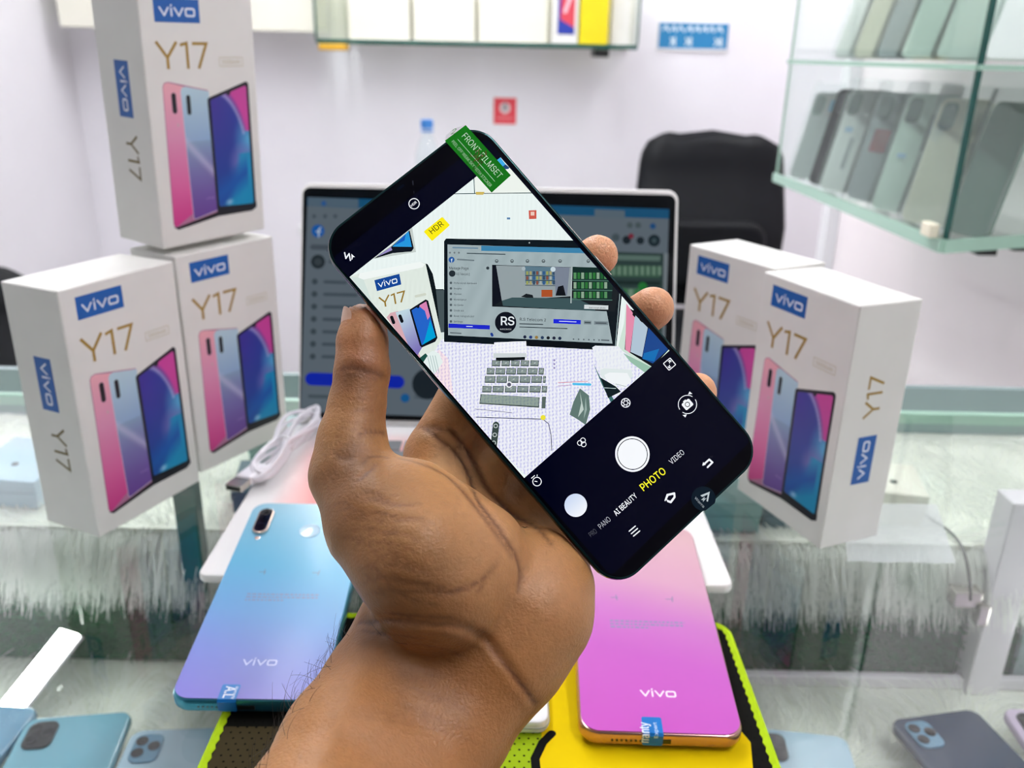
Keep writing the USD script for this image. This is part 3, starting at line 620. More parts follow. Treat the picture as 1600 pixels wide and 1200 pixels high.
# ------------------------------------------------------------------ stock seen inside the counter
def stock_phone(name, label, x, y, z, yaw, w, l, mtl, cam_):
    T = thing(name, label, 'smartphone', M4(rz(yaw), (x, y, z)), None)
    obj('body', slab(w, l, .009, .0082, .0024, 8), mtl, T)
    obj('camera_bump', slab(.020, .026, .006, .0016, .0005, 6, -w / 2 + .016, l / 2 - .020, .0083), cam_, T)
    b_ = T.GetStage().GetPrimAtPath(str(T.GetPath()) + '/camera_bump')
    for k, (dx, dy) in enumerate(((-.0045, .006), (-.0045, -.005), (.005, .001))):
        q = lathe([(.0042, 0), (.0042, .0006), (.0036, .0003)], 18); q.apply_translation((-w / 2 + .016 + dx, l / 2 - .020 + dy, .0099)); obj('lens', q, 'lens_black', b_)
FT = FZ + .026
stock_phone('stock_phone', 'steel blue phone on the white fur, at the lower left picture corner', -.387, .440, FT, -.06, .075, .150, 'phone_steelblue', 'phone_teal')
stock_phone('stock_phone', 'teal blue phone on the white fur inside the counter, second from left', -.302, .432, FT, .14, .074, .150, 'phone_teal', 'black_plastic')
stock_phone('stock_phone', 'pale blue phone on the white fur, beside the left edge of the mat', -.226, .420, FT, .08, .073, .150, 'phone_paleblue', 'phone_steelblue')
stock_phone('stock_phone', 'dark navy phone on the white fur at lower right', .338, .452, FT, .20, .073, .150, 'phone_navy', 'phone_steelblue')
stock_phone('stock_phone', 'lilac phone on the white fur at the lower right corner', .412, .456, FT + .001, -.05, .074, .150, 'phone_lilac', 'black_plastic')
stock_phone('stock_phone', 'pale blue-grey phone on the white fur, right of the neon mat edge', .205, .430, FT, -.12, .072, .150, 'phone_paleblue', 'lens_black')
def stock_box(name, label, cat, x0, x1, y0, y1, h, mtl, a=0.0, z=-.060, lid='box_card'):
    T = thing(name, label, cat, M4(rz(a), ((x0 + x1) / 2, (y0 + y1) / 2, z)))
    w, l = (x1 - x0) / 2, (y1 - y0) / 2
    obj('tray', bx(-w, w, -l, l, 0, h * .55, .001), mtl, T, False); obj('lid', bx(-w - .0008, w + .0008, -l - .0008, l + .0008, h * .55 + .0004, h, .001), mtl, T, False)
    ring_m = lathe([(.003, 0), (.003, .0006), (.002, .0006)], 14); ring_m.apply_translation((0, -l * .3, h)); obj('seal_dot', ring_m, 'black_plastic', T)
stock_box('stock_carton', 'pale teal carton inside the counter behind the white laptop corner', 'carton', .150, .205, .622, .71, .028, 'teal_box')
stock_box('stock_carton', 'dark teal carton under glass below the right-hand boxes', 'carton', .210, .252, .63, .72, .022, 'dark_teal_box')
stock_box('stock_carton', 'cream carton under glass at right, beside the white post', 'carton', .305, .352, .64, .70, .030, 'cream_laminate', -.2)
stock_box('stock_carton', 'teal carton under glass, just right of the left box pile', 'carton', -.236, -.195, .64, .70, .020, 'dark_teal_box', .15)
stock_box('stock_carton', 'pale mint carton under glass behind the left box pile', 'carton', -.245, -.19, .725, .785, .026, 'teal_box', .1)
stock_box('stock_carton', 'lime packet under glass beside the cable', 'packet', -.185, -.150, .66, .71, .030, 'lime_packet', .2)
stock_box('stock_carton', 'pale blue carton under glass at the far left', 'carton', -.46, -.39, .64, .72, .026, 'phone_paleblue', -.1)
wr = thing('thin_cable', 'thin dark cable inside the counter running down to the lock on the white post', 'cable', M4(None, (.36, .62, -.06)))
obj('cord', tube(spline([(-.006, .06, .004), (.0, .02, .003), (.004, -.012, .002), (.003, -.034, -.012), (.004, -.0432, -.03)], 24), .0011, 6), 'black_plastic', wr)

# ------------------------------------------------------------------ the raised phone
HR = np.array([[0.7341479761882055, 0.3983704661761974, 0.5498433601829901], [-0.6678673486094021, 0.27770543191801467, 0.6905308810941596], [0.12239262118367097, -0.8741742759666337, 0.4699355078284705]]).T
HC = np.array([0.011666578525133036, 0.2867351087694921, 0.20902151099470717])
H = thing('raised_smartphone', 'black-fronted smartphone held up in the hand, its camera viewfinder lit', 'smartphone', M4(HR, HC))
HW, HL, HT = .0732, .1582, .0086; hx = -.0007
def frame_mesh():
    prof = [(0, .0010), (-.0004, .0003), (-.0016, 0), (-.0040, 0), (-.0062, .0005), (-.0078, .0018), (-.0086, .0042)]
    return loft([np.c_[rr(HW - 2 * k, HL - 2 * k, .0105 - k * .6, 10, hx), np.full(44, z)] for z, k in prof][::-1])
obj('frame', frame_mesh(), 'phone_frame_teal', H)
hp = lambda u, v: ((hit(u, v, HC, HR[:, 2]) - HC) @ HR)[:2]
def hs(g): return shapely.transform(g, lambda a: np.array([hp(u, v) for u, v in a]))
D = Print(); A = lambda g, c, cell=0: D.add(hs(g), c, cell)
DARK, WHT = (1, 2, 20), (240, 243, 248)
D.add(Polygon(rr(HW - .0022, HL - .0022, .0096, 10, hx)), (0, 0, 2))
VF = quad((546, 433), (782, 246), (1046, 548), (819, 747))
A(quad((519, 404), (760, 216), (1172, 690), (955, 900)).buffer(-8).buffer(8), DARK)
def V(g, c, cell=0): A((g if g.is_valid else g.buffer(0)).intersection(VF), c, cell)
def stripes(base, amp, k=7.3, dot=0.0):
    base = np.array(base, float)
    def f(v):
        P = HC + np.c_[v, np.zeros(len(v))] @ HR.T; q = project(P)
        s = np.sin(q[:, 0] / k * 2 * np.pi) * amp
        o = base + s[:, None]
        if dot: o = o - (np.clip(np.sin(q[:, 0] / 5.6 * 2 * np.pi + .25 * np.sin(q[:, 1] / 40)) + np.sin((q[:, 1] + .12 * q[:, 0]) / 5.4 * 2 * np.pi), 0, 2) * dot)[:, None] * np.array([1.2, 1.25, .35])
        return o
    return f
V(VF.buffer(2), stripes((232, 243, 241), 3), .0009)
V(quad((741, 240), (800, 240), (835, 303), (742, 302)), (236, 243, 236)); V(stroke([(740, 270), (741.5, 302)], 1.2, 'flat'), (60, 84, 92)); V(stroke([(705, 303), (840, 301.5)], 1.2, 'flat'), (80, 96, 96)); V(quad((743, 300), (757, 300), (755, 304.5), (744, 304.5)), (206, 182, 96))
V(quad((772, 252), (780, 244), (790, 257), (784, 263)), (60, 170, 232)); V(quad((783, 262), (790, 257), (796, 262), (793, 266)), (30, 70, 120)); V(stroke([(787, 266), (797, 265)], 2.4), (240, 246, 246))
V(quad((826, 329), (838, 328.5), (838, 342), (826.5, 342.5)), (206, 92, 78)); V(quad((829, 331), (835, 331), (835, 337), (829, 337)), (236, 200, 186)); V(quad((792, 340), (797, 340), (797, 343), (792, 343)), (90, 130, 170))
# the picture's boxes
V(quad((580, 405), (611, 384), (644, 355), (650, 394), (625, 398), (588, 404)), (196, 206, 202)); V(Polygon([(585, 404), (612, 385), (640, 360), (646.5, 388), (643, 393), (614, 395.5)]), (14, 20, 30)); V(Polygon([(590, 401), (611, 386), (613, 391)]), (150, 140, 196)); V(Polygon([(613, 385.5), (638.5, 361), (643.5, 386)]), (36, 150, 220)); V(Polygon([(616, 384), (634, 366), (632, 376)]), (20, 90, 190))
V(Polygon([(657, 409), (668, 413), (676, 428), (681, 452), (693, 452), (694, 534), (684, 532)]), (10, 20, 24)); V(quad((681, 453), (694, 453), (694, 520), (688, 520)), (70, 84, 88)); V(quad((686, 520), (694, 519), (694, 540), (688, 536)), (214, 228, 226))
V(Polygon([(546, 433), (562, 427), (657, 409), (665, 412), (693, 538), (680, 560), (640, 572), (560, 520)]), stripes((222, 232, 224), 3), .0012)
V(Polygon([(562, 427), (657, 409), (664, 413), (660, 418), (568, 437), (560, 434)]), (240, 246, 244)); V(Polygon([(546, 433), (560, 434), (568, 437), (600, 520), (570, 490)]), (210, 226, 220))
V(quad((585, 438), (624, 428), (627, 444.5), (589, 455)), (20, 70, 150))
def A_text(g, o, ex, ey):                                             # unit lettering laid along a line: ex = one unit right, ey = one unit up
    return aff.affine_transform(g, [ex[0], ey[0], ex[1], ey[1], o[0], o[1]])
V(A_text(vivo(0, 1, 0, 1), (591.5, 450), (30, -8.0), (-1.6, -7.6)), (240, 246, 250)); V(A_text(y17(0, 1, 0, 1), (594, 482), (42, -11.5), (-3.0, -17.5)), (150, 120, 50))
V(stroke([(650, 463), (664, 460)], 4), (206, 212, 198))
V(Polygon([(604, 496), (610, 489), (622, 486), (658, 560), (650, 560)]), (214, 170, 178)); V(Polygon([(618, 488), (640, 482), (660, 542), (652, 556), (640, 545)]), grad([(hp(640, 482)[1], (190, 214, 226)), (hp(652, 552)[1], (120, 110, 180))][::-1] if hp(640, 482)[1] > hp(652, 552)[1] else [(hp(640, 482)[1], (190, 214, 226)), (hp(652, 552)[1], (120, 110, 180))]), .002)
for x, y in ((612, 496), (625, 494)): V(stroke([(x, y), (x + 3, y + 8)], 5), (14, 18, 24))
V(Polygon([(640, 484), (665, 468), (669, 470), (683.5, 528), (680, 534), (659, 543), (656, 540)]), (14, 18, 28)); V(Polygon([(643, 485), (666, 471), (681, 527), (659, 539.5)]), (36, 100, 200)); V(Polygon([(654, 478), (666, 471), (672, 494), (668, 500), (664, 486)]), (214, 130, 180)); V(Polygon([(672, 500), (681, 527), (660, 539), (664, 530)]), (0, 160, 214)); V(Polygon([(650, 480), (656, 477), (654, 482)]), (14, 18, 28))
# the picture's laptop
V(Polygon([(690, 530), (980, 545), (1010, 575), (840, 760), (660, 590), (664, 574)]), stripes((240, 242, 248), 0, dot=30), .0005)
V(Polygon([(664, 574), (686, 546), (700, 560), (712, 640), (690, 620)]), stripes((250, 232, 234), 0, dot=24), .0005)
V(Polygon([(664, 556), (676, 548), (686, 552), (692, 566), (676, 588), (662, 576)]), (228, 240, 238)); [V(stroke([(668 + 4 * k, 556), (674 + 4 * k, 582)], 1.2), (180, 200, 198)) for k in range(4)]; V(Polygon([(655, 560), (665, 552), (668, 556), (660, 568)]), (30, 80, 70))
V(Polygon([(694, 377), (697, 373), (900, 376), (972, 456), (962, 548), (694, 534)]), (12, 22, 28)); V(stroke([(970, 440), (961, 545)], 1.4, 'flat'), (150, 170, 172))
V(quad((699, 382), (930, 389), (957, 537), (700, 524)), stripes((158, 174, 178), 4, 5.2), .0014); V(quad((752, 384), (960, 389), (960, 397), (752, 392)), (60, 130, 170)); V(Point(827, 379.5).buffer(1.2), (190, 200, 200))
V(stroke([(708, 387), (746, 388)], 2.4), (110, 140, 160)); V(stroke([(730, 396), (789, 397.5)], 1.6), (70, 84, 90)); [V(Point(x, 395).buffer(1.5), (110, 120, 124)) for x in (703, 710, 717)]
V(Point(705.5, 406).buffer(4.6), (40, 90, 160)); V(A_text(glyphs('f', True), (704.4, 410), (5, 0), (0, -5.6)), (226, 236, 244)); V(stroke([(715, 405.5), (740, 407)], 2.2), (110, 124, 130))
V(A_text(fit_text('Manage Page', 0, 1, 0, .1), (702, 421), (30, .6), (0, -42)), (30, 36, 40)); V(Point(762, 419).buffer(2.4), (50, 60, 66)); V(Point(706.5, 427.5).buffer(5), (36, 46, 52)); V(A_text(fit_text('R.S Telecom 2', 0, 1, 0, .12), (713, 430), (21, .5), (0, -30)), (34, 40, 46))
for k, (t_, w_) in enumerate((('Professional dashboard', 36), ('Insights', 12), ('Planner', 12), ('Monetisation', 20), ('Ad Centre', 15), ('Create ads', 16), ('Boost Instagram post', 32), ('Settings', 14))):
    y = 443.5 + 8.6 * k; V(Point(704.5, y - 1.4).buffer(1.9), (80, 92, 98)); V(A_text(fit_text(t_, 0, 1, 0, 1), (709, y), (w_, w_ * .018), (0, -2.6)), (44, 52, 58))
V(stroke([(704, 509), (762, 511.5)], 6.4, 'square'), (30, 40, 200)); V(stroke([(729, 510), (738, 510.4)], 1.4), (200, 208, 240)); V(stroke([(704, 520), (720, 521)], 2), (100, 112, 118))
for k, x in enumerate((776, 800, 824, 849, 875, 919)): V(ring(x, 408 + .03 * k, 2.6, .9), (50, 58, 62)); V(stroke([(x - 1.5, 409), (x + 1.5, 409)], 1), (50, 58, 62))
V(quad((769, 414), (975, 420), (960, 487), (769, 479)), (24, 30, 34)); V(quad((775, 415), (893, 418), (893, 463), (784, 470)), (146, 158, 162)); V(Polygon([(775, 415), (784, 470), (769, 479), (769, 414)]), (14, 18, 28))
V(quad((820, 416), (880, 418), (876, 444), (821, 442)), (90, 120, 136)); 
cols = ((150, 156, 90), (50, 90, 136), (160, 170, 168), (130, 80, 66), (50, 74, 100), (164, 156, 110))
for r in range(3):
    for k in range(10): V(sbox(822 + 5.2 * k, 424 + 7.6 * r, 825.6 + 5.2 * k, 429.6 + 7.6 * r), cols[(k * 5 + r * 3) % 6])
    V(stroke([(821, 430.6 + 7.6 * r), (876, 431.4 + 7.6 * r)], 1), (50, 66, 76))
V(quad((866, 417), (890, 418), (886, 462), (868, 462)), (120, 130, 146)); V(Polygon([(868, 462), (872, 448), (880, 446), (884, 462)]), (16, 20, 26)); V(quad((846, 453), (863, 453), (863, 464), (846, 464)), (170, 80, 40)); V(Polygon([(814, 464), (822, 459), (832, 461), (834, 467)]), (24, 30, 34)); V(Point(864, 421).buffer(4), (196, 212, 220)); V(Point(818, 420).buffer(3), (166, 180, 186))
V(Polygon([(784, 470), (800, 465), (900, 466), (930, 480), (930, 486), (786, 478)]), (60, 84, 88)); V(Polygon([(893, 417), (960, 419), (955, 470), (900, 464)]), (20, 44, 40)); V(stroke([(893.5, 417), (892, 474)], 2, 'flat'), (170, 184, 184))
for r in range(3):
    for k in range(9): V(sbox(896 + 6 * k, 426 + 15 * r, 900.6 + 6 * k, 436 + 15 * r), ((84, 140, 92), (44, 112, 54), (136, 164, 140), (30, 90, 46))[(k + r * 2) % 4])
    V(stroke([(894, 438 + 15 * r), (956, 439 + 15 * r)], 1.6), (70, 110, 96))
V(stroke([(916, 479.5), (947, 480.5)], 6.6, 'square'), (206, 214, 216)); V(A_text(fit_text('Add cover photo', 0, 1, 0, 1), (920, 482), (26, .6), (0, -2.6)), (40, 46, 50))
V(Point(790, 504).buffer(16.6), (14, 18, 28)); V(A_text(glyphs('RS', True), (781, 508), (13.2, 0), (0, -13)), (226, 232, 236)); V(A_text(fit_text('NARSINGDI', 0, 1, 0, 1), (781, 515.5), (18, .3), (0, -2.2)), (200, 206, 210))
V(A_text(fit_text('R.S Telecom 2', 0, 1, 0, 1), (812, 501), (41, 1.4), (0, -4.4)), (24, 30, 36)); V(stroke([(812, 506), (848, 507)], 1.5), (60, 70, 76)); V(stroke([(812, 511), (886, 513.5)], 1.3), (50, 60, 66))
V(stroke([(868, 502), (904, 503.4)], 6.6, 'square'), (30, 40, 214)); V(stroke([(874, 502), (900, 503)], 1.3), (206, 212, 246)); V(stroke([(915, 504), (921, 504.2)], 5.6, 'square'), (120, 134, 140)); V(stroke([(931, 504.6), (947, 505.2)], 5.6, 'square'), (120, 134, 140)); V(stroke([(914, 504), (922, 504.3)], 1.4), (40, 48, 52)); V(stroke([(931, 504.8), (947, 505.2)], 1.4), (60, 68, 74))
V(stroke([(768, 522), (769, 524)], 4), (30, 60, 140))
for k, c in enumerate(((30, 36, 60), (40, 60, 120), (150, 120, 60), (40, 60, 90), (24, 28, 34), (36, 40, 60), (30, 44, 70))): V(Point(820 + 9.1 * k, 526.6 + .35 * k).buffer(2.5), c)
for k in range(6): V(Point(896 + 8 * k, 530 + .3 * k).buffer(1.2), (90, 100, 106))
V(stroke([(940, 531.5), (951, 532)], 2), (90, 100, 106))
V(Polygon([(822, 532), (922, 537), (922, 544), (822, 540)]), (10, 14, 18)); V(Polygon([(772, 535), (822, 533), (823, 556), (800, 560), (771, 558)]), stripes((244, 246, 248), 0, dot=14), .0004); V(Polygon([(771, 552), (822, 552), (823, 559), (771, 560)]), (206, 214, 216))
V(quad((775, 559), (820, 558), (820, 562.5), (775, 564)), (20, 26, 28))
rows = [(563, 572, 769, 844, 5, 0), (575, 585, 764, 848, 5, 6), (587.5, 598, 760, 851, 5, 2), (603, 613, 757, 853, 5, 6)]
for y0, y1, x0, x1, n, o in rows:
    w = (x1 - x0) / n
    for k in range(n + 1):
        a, b_ = max(x0 - 3, x0 + w * k - o), min(x1 + 2, x0 + w * (k + 1) - o - 2)
        if b_ - a > 3:
            V(quad((a, y0), (b_, y0 + .4), (b_ - .8, y1 + .4), (a - .8, y1)), (66, 78, 74)); V(quad((a + .8, y0 + .6), (b_ - .8, y0 + 1), (b_ - 1.6, y1 - 1.2), (a, y1 - 1.4)), stripes((140, 154, 148), 0, dot=12), .0005); V(stroke([((a + b_) / 2 - 1, (y0 + y1) / 2), ((a + b_) / 2 + 1, (y0 + y1) / 2 - .6)], 1.1), (206, 214, 216))
V(quad((751, 616), (843, 621), (842, 637), (749, 631)), (66, 78, 74)); V(quad((752, 616.5), (842, 621.5), (841, 635), (750, 629.5)), stripes((146, 162, 152), 0, dot=12), .0005); V(quad((847, 620), (853, 620), (852, 638), (846, 638)), (90, 104, 100))
V(Point(795.5, 601).buffer(5), (236, 238, 242)); V(Point(795.5, 601).buffer(3), (90, 90, 110))
V(Polygon([(925, 543), (930, 540), (966, 541), (980, 560), (988, 578), (986, 592), (972, 580), (940, 578), (938, 588), (934, 570)]), stripes((236, 240, 244), 0, dot=8), .0006); V(Polygon([(938, 578), (944, 575.5), (986, 578), (989, 588), (982, 596), (942, 592), (938, 586)]), (222, 232, 232)); V(Polygon([(944, 586), (952, 582), (980, 583), (987, 596), (974, 606), (962, 600), (950, 599)]), (240, 244, 246)); V(stroke([(961, 602), (967, 616)], 4.6), (236, 242, 242)); V(stroke([(962, 600), (978, 604)], 1), (180, 190, 192))
V(Polygon([(927, 568), (938, 590), (948, 606), (960, 626), (955, 630), (940, 600)]), (60, 110, 108)); V(Polygon([(938, 590), (962, 604), (970, 612), (950, 622)]), (14, 30, 34)); V(stroke([(944, 606), (962, 607)], 1), (200, 220, 220))
V(Polygon([(966, 540), (972, 548), (1030, 590), (1046, 548), (1010, 506), (978, 480), (975, 505)]), (206, 226, 214)); V(Polygon([(974, 552), (1018, 574), (1010, 584), (985, 566)]), (150, 190, 170)); V(Polygon([(976, 546), (980, 480), (1016, 500), (1050, 540), (1020, 574)]), (12, 18, 24)); V(Polygon([(977, 546), (978.5, 474), (992, 494), (984, 552)]), (226, 140, 170)); V(Polygon([(985, 550), (992, 492), (1012, 512), (1003, 558)]), (176, 196, 212)); V(Polygon([(1003, 560), (1013, 512), (1044, 546), (1020, 568)]), (26, 70, 140)); V(Polygon([(1006, 552), (1030, 545), (1022, 565), (1004, 561)]), (20, 110, 180))
V(quad((990, 484), (994, 488), (992, 496), (988, 492)), (10, 12, 16)); V(quad((1001, 494), (1005, 498), (1003, 504), (999, 500)), (10, 12, 16))
V(Polygon([(906, 607), (920, 618), (922, 640), (915, 664), (902, 655), (890, 648), (896, 628)]), (96, 120, 114)); V(Polygon([(906, 612), (912, 640), (903, 652), (908, 630)]), (190, 206, 200)); V(Polygon([(915, 620), (917, 640), (912, 655)]), (150, 172, 166))
V(stroke([(896, 600), (922, 601)], 3.6), (80, 190, 236)); [V(Point(866, y).buffer(1.6), (150, 140, 190)) for y in (563, 569, 575)]; V(stroke([(872, 598), (918, 596)], 1), (220, 150, 160)); V(stroke([(872, 603), (892, 602)], 1), (200, 170, 200))
V(stroke([(744, 652), (848, 655)], 1.2), (70, 74, 100)); V(stroke([(848, 655), (857, 662), (861, 680), (862, 704)], 1.2), (90, 90, 116)); V(Point(848.5, 652.5).buffer(4), (236, 226, 60)); V(stroke([(742, 639), (800, 645)], .8), (110, 110, 140))
V(stroke([(775, 664), (771, 700)], 10), (58, 72, 68)); [V(ring(x, y, 3.4, 1.1), (206, 214, 214)) for x, y in ((774.5, 665.5), (773, 679.5), (771.5, 692))]; V(ring(803, 706, 9, .8), (226, 226, 240))
# interface marks
A(quad((662, 362), (691, 339), (703, 352), (675, 377)).buffer(-2).buffer(2), (252, 236, 20)); A(A_text(glyphs('HDR'), (674.5, 366.8), (6.9, -5.4), (-6.0, -6.6)), (60, 56, 10))
exh, eyh = np.array([.765, -.644]), np.array([-.644, -.765])              # reading direction and up, in the picture
def mark(o, L): return lambda g: aff.affine_transform(g, [exh[0] * L, eyh[0] * L, exh[1] * L, eyh[1] * L, o[0], o[1]])
T_ = mark((647, 318.5), 1); A(T_(ring(0, 0, 8.8, 1.5)), WHT); A(A_text(fit_text('HDR', 0, 1, 0, 1, True), (643.6, 323.6), (8.2, -6.7), (-2.6, -3.0)), WHT)
A(LineString([(538.5, 395), (540.5, 404), (545.5, 396.5), (547.5, 407)]).buffer(1.1), WHT); A(Polygon([(549, 396.5), (555, 402), (551.6, 402), (550.6, 405.6), (549, 406)]), WHT)
T_ = mark((1046, 569), 1); fr = aff.rotate(sbox(-6, -6, 6, 6).buffer(1.6), 0); A(T_(fr.difference(fr.buffer(-1.5))), WHT); A(T_(shapely.union_all([stroke([(-1.2, -1.2), (-4.2, -4.2)], 1.4), stroke([(1.2, 1.2), (4.2, 4.2)], 1.4), stroke([(4.4, 1.4), (4.4, 4.4), (1.4, 4.4)], 1.4), stroke([(-4.4, -1.4), (-4.4, -4.4), (-1.4, -4.4)], 1.4)])), WHT)
T_ = mark((977.5, 629.5), 1); A(T_(ring(0, 0, 7.6, 1.5)), WHT)
for k in range(6):
    a, b_ = k * math.pi / 3, k * math.pi / 3 + 1.25; A(T_(stroke([(7 * math.cos(a), 7 * math.sin(a)), (3.0 * math.cos(b_), 3.0 * math.sin(b_))], 1.2)), WHT)
T_ = mark((909.5, 691.5), 1)
for k in range(3): a = k * 2 * math.pi / 3 - math.pi / 2; A(T_(ring(3.6 * math.cos(a), 3.6 * math.sin(a), 4.4, 1.3)), WHT)
T_ = mark((839, 752.5), 1); A(T_(ring(0, 0, 7.4, 1.5)), WHT); A(T_(shapely.union_all([stroke([(0, 0), (-2.2, 2.6)], 1.5), stroke([(-3, 9.6), (3, 9.6)], 1.6), stroke([(5.6, 6.4), (7, 7.8)], 1.4)])), WHT)
T_ = mark((1074, 632), 1); A(T_(shapely.union_all([sbox(-5.6, -4.4, 5.6, 4.4).buffer(2), sbox(-2.6, 5, 2.6, 8.2)]).difference(ring(0, 0, 4, 1.0))), WHT)
rg = ring(0, 0, 15, 1.3); A(T_(rg.difference(Polygon([(0, 0), (26, 8), (26, -3)])).difference(Polygon([(0, 0), (-26, -8), (-26, 3)]))), WHT)
for s in (1, -1): A(T_(aff.scale(Polygon([(10.6, 11.2), (16.6, 7.6), (15.6, 13.6)]), s, s, origin=(0, 0))), WHT)
shut = hp(988, 709.5); rs = np.linalg.norm(hp(1015, 709.5) - shut)
D.add(Point(shut).buffer(rs), (244, 247, 252)); D.add(Point(shut).buffer(rs * .88), (10, 14, 30)); D.add(Point(shut).buffer(rs * .84), (246, 249, 253))
th = hp(899.5, 789.5); D.add(Point(th).buffer(rs * .64), grad([(th[1] - .003, (240, 244, 252)), (th[1] + .003, (206, 220, 244))]), .0008)
def words(s, p0, p1, h, c, bold=False):
    ex = np.array(p1, float) - p0; n = np.array([ex[1], -ex[0]]) / np.linalg.norm(ex); A(A_text(fit_text(s, 0, 1, 0, 1, bold), p0, ex, n * h), c)
words('PHOTO', (1005.5, 767.5), (1041.5, 738.5), 11.5, (244, 236, 40), True); words('VIDEO', (1049.5, 726), (1070, 708.5), 8.4, WHT); words('AI BEAUTY', (963, 806.5), (996.5, 776), 8.6, WHT, True)
words('PANO', (939, 827), (955, 813), 8.6, (180, 184, 192)); words('PRO', (923.5, 839.5), (933.5, 832), 8.0, (80, 82, 92))
A(LineString([(1099, 726), (1108, 718), (1113, 722.5), (1105.5, 730)]).buffer(1.5), WHT); A(Polygon([(1097, 727.6), (1098.4, 721.8), (1102.8, 726.2)]), WHT)
A(Polygon([(1039.5, 782), (1042.5, 773), (1053.5, 770.5), (1054, 777), (1048, 785)]).buffer(1.4).difference(Polygon([(1040.5, 781), (1043.5, 774), (1053, 771.8), (1053.2, 776.6), (1047.6, 783.6)]).buffer(-1.0)).difference(Polygon([(1043, 786), (1040, 790), (1037, 786), (1041, 781)])), WHT)
for k in range(3): A(stroke([(983 + 3.4 * k, 830 + 3.8 * k), (992.5 + 3.4 * k, 822 + 3.8 * k)], 2), WHT)
A(Point(1099, 779).buffer(19).intersection(quad((1060, 760), (1130, 760), (1117, 786), (1084, 812))), (8, 24, 36)); A(Polygon([(1094, 774), (1109, 768), (1106, 784), (1103.6, 783), (1105.6, 772.6), (1097, 776.6)]), (190, 200, 204)); A(Polygon([(1095, 781), (1101, 776), (1100.4, 779), (1104, 778), (1098, 784.6), (1098.8, 781.6)]), (176, 186, 190)); words('Warra', (1084.5, 778.5), (1098.5, 793.5), 4.0, (170, 180, 186))
for g, c in ((stroke([(645, 283), (645.5, 289)], 1.4), (60, 64, 76)), (stroke([(646.6, 299), (646.8, 302)], 1.4), (44, 46, 56)), (stroke([(510, 389), (511, 393)], 1.2), (70, 74, 84)), (stroke([(622, 296), (630, 290)], 4), (4, 12, 28))): A(g, c)
D.build('display', lambda v: np.c_[v, np.full(len(v), .00012)], 'phone_display', H, 'lit display showing a camera viewfinder and white icons')
hloc = lambda u, v, z=0: ((hit(u, v, HC + HR[:, 2] * z, HR[:, 2]) - HC) @ HR)
for (u0, v0), (u1, v1) in (((911, 373), (880, 337)), ((931, 397), (957, 428))):
    a, b_ = hloc(u0, v0)[1], hloc(u1, v1)[1]; x = hx + HW / 2
    obj('side_button', bx(x - .0004, x + .0006, min(a, b_), max(a, b_), -.0042, -.0018, .0003), 'steel', H, False)
# green film sticker and the white tab behind it
ST = thing('film_sticker', 'green front-film sticker with white lettering on the upper corner of the raised phone', 'sticker', M4(HR, HC))
S0 = Print(); A2 = lambda g, c: S0.add(hs(g), c)
A2(Polygon([(695, 220.5), (727.5, 196), (798, 274.5), (768, 301.5)]), (8, 128, 14))
def words2(s, p0, p1, h, c, bold=False):
    ex = np.array(p1, float) - p0; n = np.array([ex[1], -ex[0]]) / np.linalg.norm(ex); A2(A_text(fit_text(s, 0, 1, 0, 1, bold), p0, ex, n * h), c)
words2('FRONT FILMSET', (721, 214), (778.5, 280), 10.0, (214, 240, 216)); words2('PEEL OFF WEAK SKY WITH STICKER', (705, 222.5), (765, 293), 5.0, (190, 226, 190)); A2(stroke([(715, 218), (773, 284)], .8, 'flat'), (206, 236, 206))
sc = np.random.default_rng(2)
for k in range(26):
    x, y = 742 + sc.normal(0, 9), 246 + sc.normal(0, 9); a = sc.uniform(0, 3.1); l = sc.uniform(2, 6)
    g = LineString([(x, y), (x + l * math.cos(a), y + l * math.sin(a)), (x + l * math.cos(a) - 2, y + l * math.sin(a) + 2)]).buffer(sc.uniform(.3, .7)).intersection(Polygon([(697, 221), (727, 198), (796, 274), (769, 299)])); A2(g, ((60, 40, 20), (110, 60, 40), (30, 80, 20))[k % 3])
S0.build('printed_label', lambda v: np.c_[v, np.full(len(v), .00035)], 'sticker_print', ST)
tabp = hs(Polygon([(695, 220.5), (697, 212), (708, 202), (719, 198), (727.5, 196)]))
obj('tab', (lambda m: (m.apply_translation((0, 0, .0002)), m)[1])(trimesh.creation.extrude_polygon(tabp, .00012, engine='earcut')), 'white_plastic', ST, False, label='white pull tab marked 2')
two = Print().add(hs(A_text(fit_text('2', 0, 1, 0, 1), (704, 211), (6.5, -2.5), (3.5, -8))), (90, 150, 90)); two.build('tab_number', lambda v: np.c_[v, np.full(len(v), .00034)], 'print_gloss', ST)

